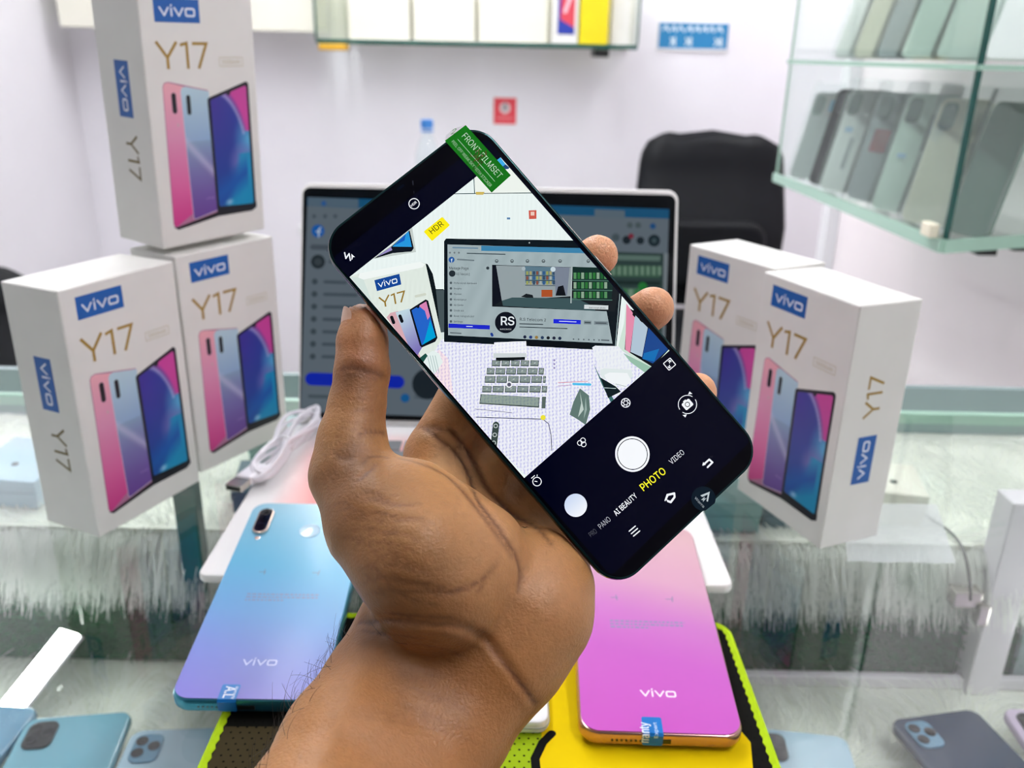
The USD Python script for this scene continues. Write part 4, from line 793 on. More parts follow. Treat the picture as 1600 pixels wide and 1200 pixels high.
# ------------------------------------------------------------------ the hand and forearm (left hand, palm towards the viewer)
def smin(a, b, k):
    h = np.clip(.5 + .5 * (b - a) / k, 0, 1); return b * (1 - h) + a * h - k * h * (1 - h)
def cone(P, a, b, ra, rb):
    """Distance to a round cone's skin: a capsule whose radius runs from ra to rb."""
    ab = b - a; t = np.clip(((P - a) @ ab) / (ab @ ab), 0, 1)
    return np.linalg.norm(P - a - t[:, None] * ab, axis=1) - (ra + t * (rb - ra))
def J(u, v, d, r): return at(u, v, d), r * d / FPX                     # a joint: where it stands, and its radius in metres
def chain(P, js, k=.004):
    o = None
    for (a, ra), (b, rb) in zip(js[:-1], js[1:]):
        c = cone(P, a, b, ra, rb); o = c if o is None else smin(o, c, k)
    return o
HJ = dict(
    thumb=[J(569, 509, .3055, 35), J(566, 535, .304, 38), J(566, 580, .302, 41.5), J(558, 632, .300, 43), J(550, 685, .297, 51), J(548, 740, .294, 58)],
    thenar=[J(550, 745, .293, 59), J(596, 812, .286, 86), J(652, 866, .281, 102), J(690, 915, .281, 104)],
    thenar2=[J(640, 800, .294, 84), J(735, 872, .289, 92)],
    index=[J(690, 790, .314, 62), J(681, 712, .322, 48), J(752, 570, .333, 40), J(858, 455, .3375, 36), J(934, 399, .3305, 32)],
    middle=[J(745, 840, .318, 58), J(762, 745, .326, 48), J(850, 620, .340, 42), J(950, 530, .343, 37), J(1020, 481, .3305, 33.5)],
    ring=[J(800, 880, .318, 56), J(822, 800, .328, 46), J(915, 700, .341, 40), J(1020, 645, .343, 36), J(1089, 613, .3305, 31)],
    little=[J(845, 905, .316, 54), J(868, 845, .326, 42), J(960, 790, .338, 36), J(1030, 755, .338, 32), J(1070, 735, .334, 28)],
    hypo=[J(838, 912, .303, 90), J(826, 955, .296, 96), J(790, 1018, .292, 92), J(762, 1056, .290, 84)],
    palm=[J(690, 790, .327, 70), J(740, 880, .322, 90), J(752, 950, .310, 98)],
    palm2=[J(800, 850, .333, 66), J(800, 930, .312, 90)],
    wrist=[J(652, 982, .301, 86), J(752, 1020, .297, 90)],
    radius=[J(652, 985, .301, 86), J(599, 1078, .288, 92), J(546, 1165, .270, 103), J(488, 1290, .248, 118), J(300, 1800, .190, 190), J(160, 2420, .150, 262)],
    ulna=[J(766, 1030, .296, 82), J(704, 1130, .284, 93), J(624, 1245, .266, 101), J(560, 1370, .246, 120), J(420, 1900, .185, 190), J(320, 2500, .146, 258)],
)
def hand_sdf(P):
    arm = smin(chain(P, HJ['radius'], .006), chain(P, HJ['ulna'], .006), .012)
    wr = chain(P, HJ['wrist']); arm = smin(arm, wr, .008)
    pl = smin(smin(chain(P, HJ['palm']), chain(P, HJ['palm2']), .010), chain(P, HJ['hypo'], .006), .008)
    th = smin(chain(P, HJ['thumb'], .003), smin(chain(P, HJ['thenar'], .005), chain(P, HJ['thenar2'], .005), .006), .007)
    o = smin(smin(pl, th, .0055), arm, .007)
    for f in ('index', 'middle', 'ring', 'little'): o = smin(o, chain(P, HJ[f], .003), .0045)
    q = (P - HC) @ HR                                                   # the phone keeps its own room: skin lies flat against it
    w = np.abs(q[:, :2] - [hx, 0]) - np.array([HW / 2 + .0002, HL / 2]) + .0105
    d2 = np.linalg.norm(np.maximum(w, 0), axis=1) + np.minimum(w.max(1), 0) - .0105
    dz = np.abs(q[:, 2] + HT / 2) - (HT / 2 + .0002)
    ph = np.minimum(np.maximum(d2, dz), 0) + np.hypot(np.maximum(d2, 0), np.maximum(dz, 0))
    k = .0016; hh = np.clip(.5 - .5 * (o + ph) / k, 0, 1)
    return o * (1 - hh) - ph * hh + k * hh * (1 - hh)
def on_skin(pts):
    """Where the lines of sight through these picture points meet the smooth hand."""
    pts = np.asarray(pts, float); d = np.array([ray(u, v) for u, v in pts]); t = np.full(len(pts), .20)
    for _ in range(60): t = t + np.clip(hand_sdf(CAM + d * t[:, None]), -.002, .02) * .8
    return CAM + d * t[:, None]
CREASES = [  # picture points, depth, half width (mm)
    ([(531, 577), (548, 574), (568, 579), (588, 583), (605, 591)], .75, 1.3), ([(540, 586), (566, 588), (596, 596)], .3, 1.0),
    ([(560, 678), (580, 674), (602, 677)], .7, 1.1), ([(520, 705), (532, 713), (552, 716)], .4, 1.4), ([(566, 726), (584, 712), (606, 716)], .5, 1.1), ([(556, 752), (575, 738), (588, 724)], .6, 1.1),
    ([(640, 664), (662, 668), (690, 688), (712, 706), (732, 740), (744, 775), (766, 806), (790, 840), (808, 872), (813, 895), (809, 922)], .9, 1.3),
    ([(670, 668), (700, 672), (722, 692), (742, 724), (760, 760), (784, 786), (806, 806), (836, 822), (862, 850)], .9, 1.4),
    ([(624, 716), (660, 724), (700, 744), (738, 784), (768, 822), (800, 870)], .55, 1.6),
    ([(777, 880), (757, 903), (732, 917), (700, 926), (650, 925)], .55, 1.1), ([(760, 908), (744, 930)], .3, 1.0), ([(650, 672), (676, 664), (700, 676)], .4, 1.0), ([(690, 700), (712, 698), (728, 702)], .35, .9),
    ([(562, 972), (580, 972), (606, 970), (661, 974), (717, 979), (751, 994), (778, 1024), (811, 1065), (838, 1100)], 1.5, 1.2),
    ([(590, 958), (640, 962), (706, 966)], .6, .9), ([(566, 985), (610, 992), (660, 998)], .5, .9), ([(640, 1006), (690, 1014), (730, 1030)], .35, 1.0), ([(690, 968), (740, 980), (776, 1010), (800, 1040)], .5, .9),
]
rw = np.random.default_rng(12)
for k in range(30):                                                     # fine skin folds across the thumb's ball
    v0 = 770 + 5.6 * k + rw.normal(0, 2); u0 = 505 + max(0, (v0 - 800)) * .36 + rw.uniform(4, 60); L = rw.uniform(40, 130)
    CREASES.append(([(u0, v0), (u0 + L * .33, v0 - 5 + rw.normal(0, 3)), (u0 + L * .66, v0 + 1 + rw.normal(0, 3)), (u0 + L, v0 + 9 + rw.normal(0, 5))], rw.uniform(.18, .42), rw.uniform(.6, .95)))
for k in range(12):
    v0 = 600 + 10 * k; CREASES.append(([(520 - .18 * (v0 - 600) + rw.uniform(0, 10), v0), (548 + rw.normal(0, 4), v0 + 4 + rw.normal(0, 3)), (592, v0 + 2 + rw.normal(0, 3))], rw.uniform(.06, .16), .8))
for k in range(16):
    v0 = 985 + 9 * k; CREASES.append(([(600 - .5 * (v0 - 985) + rw.uniform(0, 70), v0), (640 - .3 * (v0 - 985) + rw.uniform(0, 50), v0 + 12), (740 + rw.uniform(-30, 30), v0 + 46)], rw.uniform(.05, .14), 1.1))
def dense(pts, n):
    pts = np.asarray(pts, float); s = np.r_[0, np.cumsum(np.linalg.norm(np.diff(pts, axis=0), axis=1))]
    from scipy.interpolate import PchipInterpolator
    return PchipInterpolator(s, pts)(np.linspace(0, s[-1], n))
from scipy.spatial import cKDTree
cp, cd, cw = [], [], []
QQ = on_skin(np.vstack([dense(pts, 110) for pts, _, _ in CREASES])); OK = np.abs(hand_sdf(QQ)) < .002
for kk, (pts, dep, hw) in enumerate(CREASES):
    P, ok = QQ[110 * kk:110 * kk + 110], OK[110 * kk:110 * kk + 110]
    taper = np.sin(np.linspace(.15, np.pi - .15, 110)) ** .5
    P, tp = P[ok], taper[ok]; cp.append(P); cd.append(dep * 1.35e-3 * tp); cw.append(np.full(len(P), hw * 1e-3))
cp, cd, cw = np.vstack(cp), np.concatenate(cd), np.concatenate(cw); ctree = cKDTree(cp)
def detail(P):
    """What creases and skin relief take away from the smooth distance."""
    dist, ix = ctree.query(P, k=6, distance_upper_bound=.007); ok = np.isfinite(dist); ix = np.where(ok, ix, 0)
    g = np.where(ok, cd[ix] * np.exp(-(np.where(ok, dist, 0) / cw[ix]) ** 2), 0).max(1)
    rim = np.where(ok, cd[ix] * .22 * np.exp(-((np.where(ok, dist, 0) - 2.2 * cw[ix]) / (1.3 * cw[ix])) ** 2), 0).max(1)
    return g - rim + .00035 * (meshkit.fbm(P * 260, 3, 5) - .5)
def surface_net(f, lo, hi, h, coarse=5):
    n = np.ceil((hi - lo) / (h * coarse)).astype(int); N = n * coarse + 1
    ax = [lo[k] + np.arange(n[k] + 1) * h * coarse for k in range(3)]
    G = np.stack(np.meshgrid(*ax, indexing='ij'), -1).reshape(-1, 3); c = f(G, False).reshape(n + 1)
    vol = ndimage.zoom(c, np.array(N) / np.array(c.shape), order=1, grid_mode=False) if False else ndimage.map_coordinates(c, np.meshgrid(*[np.arange(N[k]) / coarse for k in range(3)], indexing='ij'), order=1)
    near = np.abs(vol) < h * coarse * .75; idx = np.argwhere(near)
    for s in range(0, len(idx), 400000):
        j = idx[s:s + 400000]; vol[j[:, 0], j[:, 1], j[:, 2]] = f(lo + j * h, True)
    S = vol < 0; nc = np.array(vol.shape) - 1
    acc = np.zeros((*nc, 3)); cnt = np.zeros(nc)
    grid = np.stack(np.meshgrid(*[np.arange(k) for k in nc], indexing='ij'), -1).astype(np.float32)
    for a in range(3):
        b, d = (a + 1) % 3, (a + 2) % 3
        for ob in (0, 1):
            for od in (0, 1):
                s0 = [slice(None)] * 3; s1 = [slice(None)] * 3
                for k, o in ((b, ob), (d, od)): s0[k] = slice(o, nc[k] + o); s1[k] = slice(o, nc[k] + o)
                s0[a] = slice(0, nc[a]); s1[a] = slice(1, nc[a] + 1)
                v0, v1 = vol[tuple(s0)], vol[tuple(s1)]; cr = (v0 < 0) != (v1 < 0)
                t = np.where(cr, v0 / np.where(cr, v0 - v1, 1), 0)
                cnt += cr; acc[..., a] += t * cr; acc[..., b] += ob * cr; acc[..., d] += od * cr
    act = cnt > 0; vid = np.full(nc, -1); vid[act] = np.arange(act.sum())
    Vv = lo + h * (grid[act] + acc[act] / cnt[act][:, None]); F = []
    for a in range(3):
        b, d = (a + 1) % 3, (a + 2) % 3
        s0 = [slice(1, -1)] * 3; s1 = [slice(1, -1)] * 3; s0[a] = slice(0, -1); s1[a] = slice(1, None)
        A0, A1 = S[tuple(s0)], S[tuple(s1)]; e = np.argwhere(A0 != A1)
        fl = A0[e[:, 0], e[:, 1], e[:, 2]]; base = e.copy(); base[:, b] += 1; base[:, d] += 1
        def cell(db, dd):
            q = base.copy(); q[:, b] += db; q[:, d] += dd; return vid[q[:, 0], q[:, 1], q[:, 2]]
        Q = np.stack([cell(-1, -1), cell(0, -1), cell(0, 0), cell(-1, 0)], 1); Q[~fl] = Q[~fl][:, ::-1]; Q = Q[(Q >= 0).all(1)]
        F += [Q[:, [0, 1, 2]], Q[:, [0, 2, 3]]]
    return trimesh.Trimesh(Vv, np.vstack(F), process=False)
BASIS = np.stack([CR, CU, CF], 1)                                       # the grid is merely turned to lie along the arm
def field(full):
    def f(Q, fine):
        P = CAM + Q @ BASIS.T; d = hand_sdf(P)
        return d + detail(P) if fine else d
    return f
hand = surface_net(field(True), np.array([-.112, -.250, .112]), np.array([.095, .0625, .372]), .0013)
keep = max(hand.split(only_watertight=False), key=lambda m: len(m.faces)); hand = keep
hand.vertices = CAM + hand.vertices @ BASIS.T
if hand.volume < 0: hand.invert()
trimesh.smoothing.filter_taubin(hand, lamb=.5, nu=.52, iterations=3)
stray = np.where(hand_sdf(np.array(hand.vertices)) > .0008)[0]; nb_ = hand.vertex_neighbors; vv_ = np.array(hand.vertices)
for _ in range(30):
    for i in stray: vv_[i] = vv_[nb_[i]].mean(0)
hand.vertices = vv_
hv = np.array(hand.vertices)
# skin tone: paler palm and pads, darker over the back, the joints and the wrist's fold
tone = np.tile([190., 134, 84], (len(hv), 1))
def spot(c, col, r, k=1.0):
    m = np.clip(k * np.exp(-(np.linalg.norm(hv - c, axis=1) / r) ** 2), 0, 1)[:, None]; tone[:] = tone * (1 - m) + np.array(col, float) * m
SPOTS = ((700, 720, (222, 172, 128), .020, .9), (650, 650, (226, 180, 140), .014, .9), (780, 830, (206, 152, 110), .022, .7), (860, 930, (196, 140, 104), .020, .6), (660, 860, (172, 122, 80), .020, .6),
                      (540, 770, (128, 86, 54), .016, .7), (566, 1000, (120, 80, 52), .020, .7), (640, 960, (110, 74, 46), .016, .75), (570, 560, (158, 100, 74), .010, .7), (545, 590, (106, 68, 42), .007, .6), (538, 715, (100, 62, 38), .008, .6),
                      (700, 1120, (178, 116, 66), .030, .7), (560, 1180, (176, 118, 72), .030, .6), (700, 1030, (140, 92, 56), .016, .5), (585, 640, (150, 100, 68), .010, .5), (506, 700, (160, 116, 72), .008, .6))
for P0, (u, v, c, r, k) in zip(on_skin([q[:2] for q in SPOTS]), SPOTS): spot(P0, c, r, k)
for f in ('index', 'middle', 'ring'):
    spot(HJ[f][-1][0], (250, 182, 152), .016, 1.0)
spot(HJ['thumb'][0][0], (172, 112, 88), .010, .7)
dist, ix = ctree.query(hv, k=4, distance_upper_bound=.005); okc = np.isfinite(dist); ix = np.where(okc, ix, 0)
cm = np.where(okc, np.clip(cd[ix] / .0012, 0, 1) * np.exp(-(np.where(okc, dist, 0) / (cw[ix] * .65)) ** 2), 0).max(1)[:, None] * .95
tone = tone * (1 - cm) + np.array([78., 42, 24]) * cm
tone *= np.array([.90, .90, .84]); tone *= (1 + .10 * (meshkit.fbm(hv * 90, 4, 2) - .5))[:, None] * (1 + .08 * (meshkit.noise(hv * 700, 8) - .5))[:, None]
mat('skin', {'a': ('attribute', {'attribute': 'col'}), 'tc': ('texture_coordinate', {}), 'n': ('noise_texture', {'scale': 900.0, 'detail': 3.0}), 'vo': ('voronoi_texture', {'scale': 620.0, 'feature': 'distance_to_edge'}),
             'sc': ('math', {'math_type': 'multiply', 'value2': 0.7}), 'ad': ('math', {'math_type': 'add'}), 'bu': ('bump', {'strength': 0.4, 'distance': 0.0005}),
             'p': ('principled_bsdf', {'roughness': 0.46, 'specular_ior_level': 0.45, 'subsurface_weight': 0.12, 'subsurface_scale': 0.003, 'subsurface_radius': (1.0, 0.35, 0.2)})},
    [('a.color', 'p.base_color'), ('tc.object', 'n.vector'), ('tc.object', 'vo.vector'), ('vo.distance', 'sc.value1'), ('n.fac', 'ad.value1'), ('sc.value', 'ad.value2'), ('ad.value', 'bu.height'), ('bu.normal', 'p.normal')], 'p.BSDF')
arm = thing('person', 'person seen as a bare left hand and hairy forearm gripping the raised phone', 'person', M4())
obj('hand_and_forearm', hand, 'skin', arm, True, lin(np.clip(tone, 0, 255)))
tj = HJ['thumb']; td = tj[0][0] - tj[2][0]; td /= np.linalg.norm(td); tn = (-CR * .96 - CF * .22); tn -= td * np.dot(tn, td); tn /= np.linalg.norm(tn); tb = np.cross(td, tn)
uu, ww = np.meshgrid(np.linspace(-1, 1, 15), np.linspace(0, 1, 17)); rad = tj[0][1] * 1.03
wid = .95 * np.sqrt(np.clip(1 - np.clip((ww - .62) / .40, 0, 1) ** 2, .05, 1)) * np.clip(.72 + ww, 0, 1)
ang = uu * wid
nv = tj[0][0] - td * .0058 + (td * .0118) [None, None] * ww[..., None] + tn * (np.cos(ang) * rad * (1 - .22 * np.clip(ww - .55, 0, 1) ** 1.5))[..., None] + tb * (np.sin(ang) * rad)[..., None]
nq = np.arange(15 * 17).reshape(17, 15); nf = np.vstack([np.stack([nq[:-1, :-1], nq[:-1, 1:], nq[1:, 1:]], -1).reshape(-1, 3), np.stack([nq[:-1, :-1], nq[1:, 1:], nq[1:, :-1]], -1).reshape(-1, 3)])
top_, n_top = nv.reshape(-1, 3), 15 * 17
nail = trimesh.Trimesh(np.vstack([top_, top_ - tn * .0020]), np.vstack([nf, nf[:, ::-1] + n_top]), process=False)
ea, eb = HJ['radius'][-1][0] * .5 + HJ['ulna'][-1][0] * .5, HJ['radius'][-2][0] * .5 + HJ['ulna'][-2][0] * .5
dn = (ea - eb) / np.linalg.norm(ea - eb); sp = spline([ea - dn * .030, ea - dn * .024, ea + dn * .025 + np.array([0, -.004, .014]), ea + dn * .06 + np.array([-.012, -.02, .055]), ea + dn * .09 + np.array([-.03, -.04, .11])], 30)
sr = np.r_[.047, .050, np.full(26, .051), .046, .03] + .0012 * np.sin(np.arange(30) * 1.7)
plain('sleeve_cloth', (42, 46, 54), 0.85, bump=0.3, bscale=400)
obj('sleeve', tube(sp, sr, 28), 'sleeve_cloth', arm, 60)
obj('thumbnail', nail, 'nail', arm, True)
# dark hairs along the outer forearm
hp_ = []
g = np.random.default_rng(21); Vn = np.array(hand.vertex_normals); pxy = project(hv)
sel = np.where((pxy[:, 1] > 985) & (pxy[:, 1] < 1230) & (Vn @ CR < -.45) & (Vn @ CF > -.75))[0]
for i in g.choice(sel, min(len(sel), 120), replace=False):
    n0 = Vn[i]; down = (-CR * .35 + CU * .75 + CF * .1) + g.normal(0, .35, 3); down -= n0 * np.dot(down, n0); down /= np.linalg.norm(down)
    L = g.uniform(.006, .014); t = np.linspace(0, 1, 6)[:, None]
    hp_.append(hv[i] + n0 * .0 + L * (t * (n0 * .55 + down * .65) + t ** 2 * (down * .35 - n0 * .28) + t ** 2 * g.normal(0, .10, 3)))
tag(curves('arm_hair', np.array(hp_), .00013, .00005, 'hair_black', arm), kind='stuff')

# ------------------------------------------------------------------ glass shelf on the right wall
SZ0, SZ1 = .098, .2975
SHF = thing('glass_wall_shelf', 'green-edged glass wall shelf at right, full of bagged phone covers', 'shelf', M4())
cN, cFa, cR = np.array([.497, 1.0]), np.array([.467, 1.597]), np.array([.697, 1.075])
poly = Polygon([cN, cR, (.697, 1.60), cFa])
def plate(z0, z1): m = trimesh.creation.extrude_polygon(poly, z1 - z0, engine='earcut'); m.apply_translation((0, 0, z0)); return m
def wall(a, b_, z0, z1, t):
    d = (b_ - a) / np.linalg.norm(b_ - a); n = np.array([-d[1], d[0]]); p = Polygon([a, b_, b_ + n * t, a + n * t]); m = trimesh.creation.extrude_polygon(p, z1 - z0, engine='earcut'); m.apply_translation((0, 0, z0)); return m
obj('lower_plate', plate(SZ0, SZ0 + .006), 'shelf_glass', SHF, False); obj('upper_plate', plate(SZ1, SZ1 + .005), 'shelf_glass', SHF, False)
inn = lambda k: (cFa + (cN - cFa) * k)
for z0, z1 in ((SZ0 - .001, SZ0 + .0145), (SZ1 - .0005, SZ1 + .0055)):
    obj('plate_edge', wall(cFa, cN, z0, z1, -.004), 'glass_edge_pale', SHF, False); obj('plate_edge', wall(cN, cR, z0, z1, -.004), 'glass_edge_pale', SHF, False)
obj('front_pane', wall(cFa + [.006, 0], cN + [.006, 0.006], SZ0 + .0147, .62, -.004) if False else wall(cFa + [.0052, 0], cN + [.0052, .006], SZ0 + .0062, SZ1 - .001, .002), 'cabinet_glass', SHF, False)
obj('front_pane', wall(cFa + [.0052, 0], cN + [.0052, .006], SZ1 + .006, .62, .002), 'cabinet_glass', SHF, False)
obj('side_pane', wall(cN + [.009, .0072], cR + [-.002, .0072], SZ0 + .0062, SZ1 - .001, .002), 'cabinet_glass', SHF, False)
obj('corner_edge', bx(cN[0] - .0005, cN[0] + .0060, cN[1] - .0006, cN[1] + .0052, SZ0 + .0148, .62, .001), 'glass_edge', SHF, False)
obj('far_edge', bx(cFa[0] + .001, cFa[0] + .004, cFa[1] - .003, cFa[1] + .002, SZ0 + .0148, .62), 'glass_edge_pale', SHF, False)
obj('clip', bx(cN[0] - .016, cN[0] - .004, cN[1] + .006, cN[1] + .03, SZ0 + .0147, SZ0 + .031, .002), 'case_cream', SHF, False)
obj('bracket', bx(.56, .585, 1.04, 1.36, SZ0 - .012, SZ0 - .0012, .002), 'black_plastic', SHF, False)
obj('bracket', bx(.62, .645, 1.07, 1.40, SZ0 - .012, SZ0 - .0012, .002), 'black_plastic', SHF, False)
def bag_mesh(w, l, t, seed):
    m = slab(w, l, .006, t, .0018, 5); m = m.subdivide().subdivide(); v = m.vertices; m.vertices = v + np.c_[np.zeros((len(v), 2)), (v[:, 2] > t * .5) * .0035 * (meshkit.fbm(np.c_[v[:, :2] * 46, np.full(len(v), seed)], 3, seed) - .35)]; return m
def cover(label, y, x0, mtl, w, l, lean, yaw=.55, z=SZ0 + .0066, bag=True, seed=1, spot_=None, slot=None, t=.010):
    """A phone cover leaning back against the wall, its face to the room (-x) and up."""
    Zl = np.array([-math.cos(lean), 0, math.sin(lean)]); Yl = np.array([math.sin(lean), 0, math.cos(lean)]); Xl = np.cross(Yl, Zl)
    R = rz(yaw) @ np.stack([Xl, Yl, Zl], 1)
    T = thing('phone_cover', label, 'phone cover', M4(R, (x0, y, z + .0005)))
    s = slab(w, l, .011, t, .003, 7, 0, l / 2 + .002); obj('shell', s, mtl, T)
    camm = slab(.022, .034, .008, .0016, .0006, 6, -w / 2 + .018, l - .022, t + .0002); obj('camera_cutout', camm, 'case_smoke' if mtl != 'case_black' else 'lens_black', T)
    if slot: obj('stripe', slab(.007, .05, .003, .0010, .0004, 5, slot[0], slot[1], t + .0002), 'case_grey', T)
    if spot_: obj('sticker', slab(spot_[2], spot_[3], .002, .0006, .0002, 4, spot_[0], spot_[1], t + .0020), spot_[4], T)
    if bag:
        b_ = bag_mesh(w + .004, l + .016, .0016, seed); b_.apply_translation((0, l / 2 + .008, t + .0030)); obj('bag', b_, 'clear_plastic', T, True)
    return T
plain('tag_blue', (70, 176, 226), 0.4); plain('tag_red', (150, 30, 48), 0.4); plain('tag_paleblue', (180, 214, 244), 0.4)
LN_ = .52
cover('grey clear phone cover with a bright blue tag, farthest on the lower glass shelf', 1.548, .505, 'case_clear', .060, .150, .29, spot_=(.018, .128, .014, .02, 'tag_blue'), seed=1)
cover('black phone cover between the clear and the white one on the lower glass shelf', 1.472, .514, 'case_black', .058, .158, .29, bag=False, seed=2)
cover('white phone cover with grey stripe and pale blue tag on the lower glass shelf', 1.398, .515, 'case_white', .074, .160, .29, slot=(-.004, .062), spot_=(-.014, .098, .014, .008, 'tag_paleblue'), seed=3)
cover('grey bagged phone cover with a dark red sticker on the lower glass shelf', 1.300, .525, 'case_grey', .076, .160, .29, spot_=(-.010, .090, .028, .034, 'tag_red'), seed=4)
cover('pale mint bagged phone cover with a small blue tag on the lower glass shelf', 1.208, .528, 'case_mint', .078, .162, .29, slot=(.010, .112), spot_=(-.016, .078, .014, .006, 'tag_paleblue'), seed=5)
cover('cream bagged phone cover behind the glass corner on the lower glass shelf', 1.124, .532, 'case_cream', .070, .160, .29, seed=6)
cover('smoky grey-green phone cover in a shiny bag, nearest on the lower glass shelf', 1.052, .552, 'case_smoke', .056, .160, .29, .50, seed=7)
cover('white bagged phone cover, farthest on the upper glass shelf', 1.552, 0.555, 'case_white', .060, .16, .36, z=SZ1 + .0056, seed=8)
cover('cream bagged phone cover, second from the far end of the upper glass shelf', 1.468, 0.562, 'case_cream', .074, .16, .36, z=SZ1 + .0056, seed=9)
cover('grey phone cover in the middle of the upper glass shelf', 1.385, 0.565, 'case_grey', .066, .16, .36, z=SZ1 + .0056, seed=10)
cover('mint bagged phone cover left of the glass corner on the upper glass shelf', 1.298, 0.572, 'case_mint', .080, .16, .36, z=SZ1 + .0056, seed=11)
cover('pale mint crinkled-bag phone cover right beside the glass corner on the upper glass shelf', 1.200, 0.578, 'case_mint', .080, .16, .36, z=SZ1 + .0056, seed=12)
cover('white phone cover with a grey stripe, nearest on the upper glass shelf', 1.095, 0.590, 'case_white', .082, .16, .36, z=SZ1 + .0056, slot=(.004, .11), seed=13)

# ------------------------------------------------------------------ back wall: hanging shelf, sign, sticker
BSH = thing('wall_display_shelf', 'cream-backed glass display shelf on the back wall, cut by the upper picture edge', 'shelf', M4())
xa, xb, zb = ony(494, 66, 3.05)[0], ony(996, 72, 3.05)[0], ony(740, 72, 3.05)[2]
obj('bottom_plate', bx(xa, xb, 3.05, 3.29, zb, zb + .012), 'shelf_glass', BSH, False); obj('plate_edge', bx(xa, xb, 3.045, 3.0495, zb - .001, zb + .013, .001), 'glass_edge', BSH, False)
obj('back_board', bx(xa, xb, 3.2905, 3.2995, zb - .002, zb + .62), 'cream_laminate', BSH, False)
for x in (xa, xb - .008, xa + .055): obj('side_pane', bx(x, x + .006, 3.052, 3.288, zb + .0125, zb + .62), 'shelf_glass', BSH, False)
obj('plate_edge', bx(xa - .002, xa + .004, 3.043, 3.051, zb + .0135, zb + .62, .001), 'glass_edge', BSH, False); obj('plate_edge', bx(xb - .004, xb + .002, 3.043, 3.051, zb + .0135, zb + .62, .001), 'glass_edge', BSH, False)
obj('clip', bx(xa + .01, xa + .10, 3.03, 3.10, zb - .022, zb - .0015, .004), 'orange_clip', BSH, False); obj('clip', bx(xb - .14, xb - .09, 3.06, 3.2, zb - .026, zb - .0015, .004), 'black_plastic', BSH, False)
BS2 = thing('wall_display_shelf', 'smaller cream shelf at the left corner of the back wall, behind the stacked box', 'shelf', M4())
x2, z2 = ony(68, 45, 3.0)[0], ony(270, 45, 3.12)[2]
obj('bottom_board', bx(max(x2, XL + .005), xa - .01, 3.12, 3.29, z2, z2 + .014), 'cream_laminate', BS2, False); obj('back_board', bx(max(x2, XL + .005), xa - .01, 3.2905, 3.2995, z2, z2 + .5), 'cream_laminate', BS2, False)
obj('front_board', bx(max(x2, XL + .005), xa - .01, 3.112, 3.1195, z2, z2 + .5), 'cream_laminate', BS2, False)
def shelf_box(name, label, u0, u1, v1, mtl, hgt, y=3.10, art=None):
    a, b_ = ony(u0, 40, y)[0], ony(u1, 40, y)[0]; w = (b_ - a) / 2
    T = thing(name, label, 'carton', M4(None, ((a + b_) / 2, y + .045, zb + .0125)))
    obj('carton', bx(-w, w, -.04, .04, .0005, hgt, .002), mtl, T, False); obj('lid_seam', bx(-w - .0005, w + .0005, -.0405, .0405, hgt * .8, hgt * .8 + .002), 'cream_laminate', T, False)
    if art: Print().add(sbox(-w * .55, .03, w * .75, hgt * .78), (40, 60, 160)).add(Polygon([(-w * .35, .075), (w * .75, .05), (w * .75, hgt * .72), (-w * .3, hgt * .7)]), (214, 70, 84)).add(stroke([(0, .1), (w * .4, .15)], .012), (240, 200, 210)).build('printed_picture', lambda v: np.c_[v[:, 0], np.full(len(v), -.0406), v[:, 1]], 'print_matt', T)
    return T
shelf_box('shelf_carton', 'bright yellow upright carton on the back wall shelf', 906, 951, 75, 'yellow_card', .26)
shelf_box('shelf_carton', 'white carton with a red and blue picture beside the yellow carton', 862, 903, 60, 'box_card', .25, art=True)
for k, (u0, u1, lab) in enumerate(((545, 640, 'leftmost wide'), (646, 742, 'second wide'), (748, 856, 'third wide'))):
    shelf_box('shelf_carton', f'{lab} cream-white carton in the row on the back wall shelf', u0, u1, 60, 'cream_laminate', .24 + .01 * k, 3.13)
shelf_box('shelf_carton', 'narrow white carton at the right end of the back wall shelf', 955, 985, 60, 'box_card', .22, 3.13)
def wall_px(u, v, y=YB): p_ = ony(u, v, y); return p_[[0, 2]]
SG = thing('wall_sign', 'small blue wall plate with two rows of blurred white characters', 'sign', M4(None, (*ony(1084, 57, YB)[:2], ony(1084, 57, YB)[2])))
o_ = wall_px(1084, 57); wq = lambda u, v: wall_px(u, v) - o_
c4 = [wq(1029, 33), wq(1138, 36), wq(1136, 82), wq(1029, 79)]; x0, x1, z0, z1 = min(c[0] for c in c4), max(c[0] for c in c4), min(c[1] for c in c4), max(c[1] for c in c4)
obj('plate', bx(x0, x1, -.006, -.0003, z0, z1, .002), 'white_plastic', SG, False)
S0 = Print(); S0.add(sbox(x0 + .004, z0 + .010, x1 - .004, z1 - .004), (34, 128, 182)); gg = np.random.default_rng(4); x = x0 + .016
while x < x1 - .03:
    w = gg.uniform(.014, .024)
    S0.add(LineString([(x, z0 + .07), (x + w * gg.uniform(.2, .8), z1 - .014), (x + w, z0 + .066), (x + w * .3, z0 + .082)]).buffer(.0028), (206, 222, 230))
    if gg.random() < .7: S0.add(LineString([(x, z0 + .022), (x + w * .9, z0 + .046), (x + w, z0 + .020), (x, z0 + .044)]).buffer(.003), (214, 228, 234))
    x += w + .008
S0.build('lettering', lambda v: np.c_[v[:, 0], np.full(len(v), -.0066), v[:, 1]], 'print_matt', SG)
RS = thing('wall_sticker', 'square red sticker with a round pale emblem on the back wall', 'sticker', M4(None, ony(789, 173.5, YB)))
h_ = (wall_px(806, 173)[0] - wall_px(771, 173)[0]) / 2; hz = (wall_px(789, 153)[1] - wall_px(789, 194)[1]) / 2
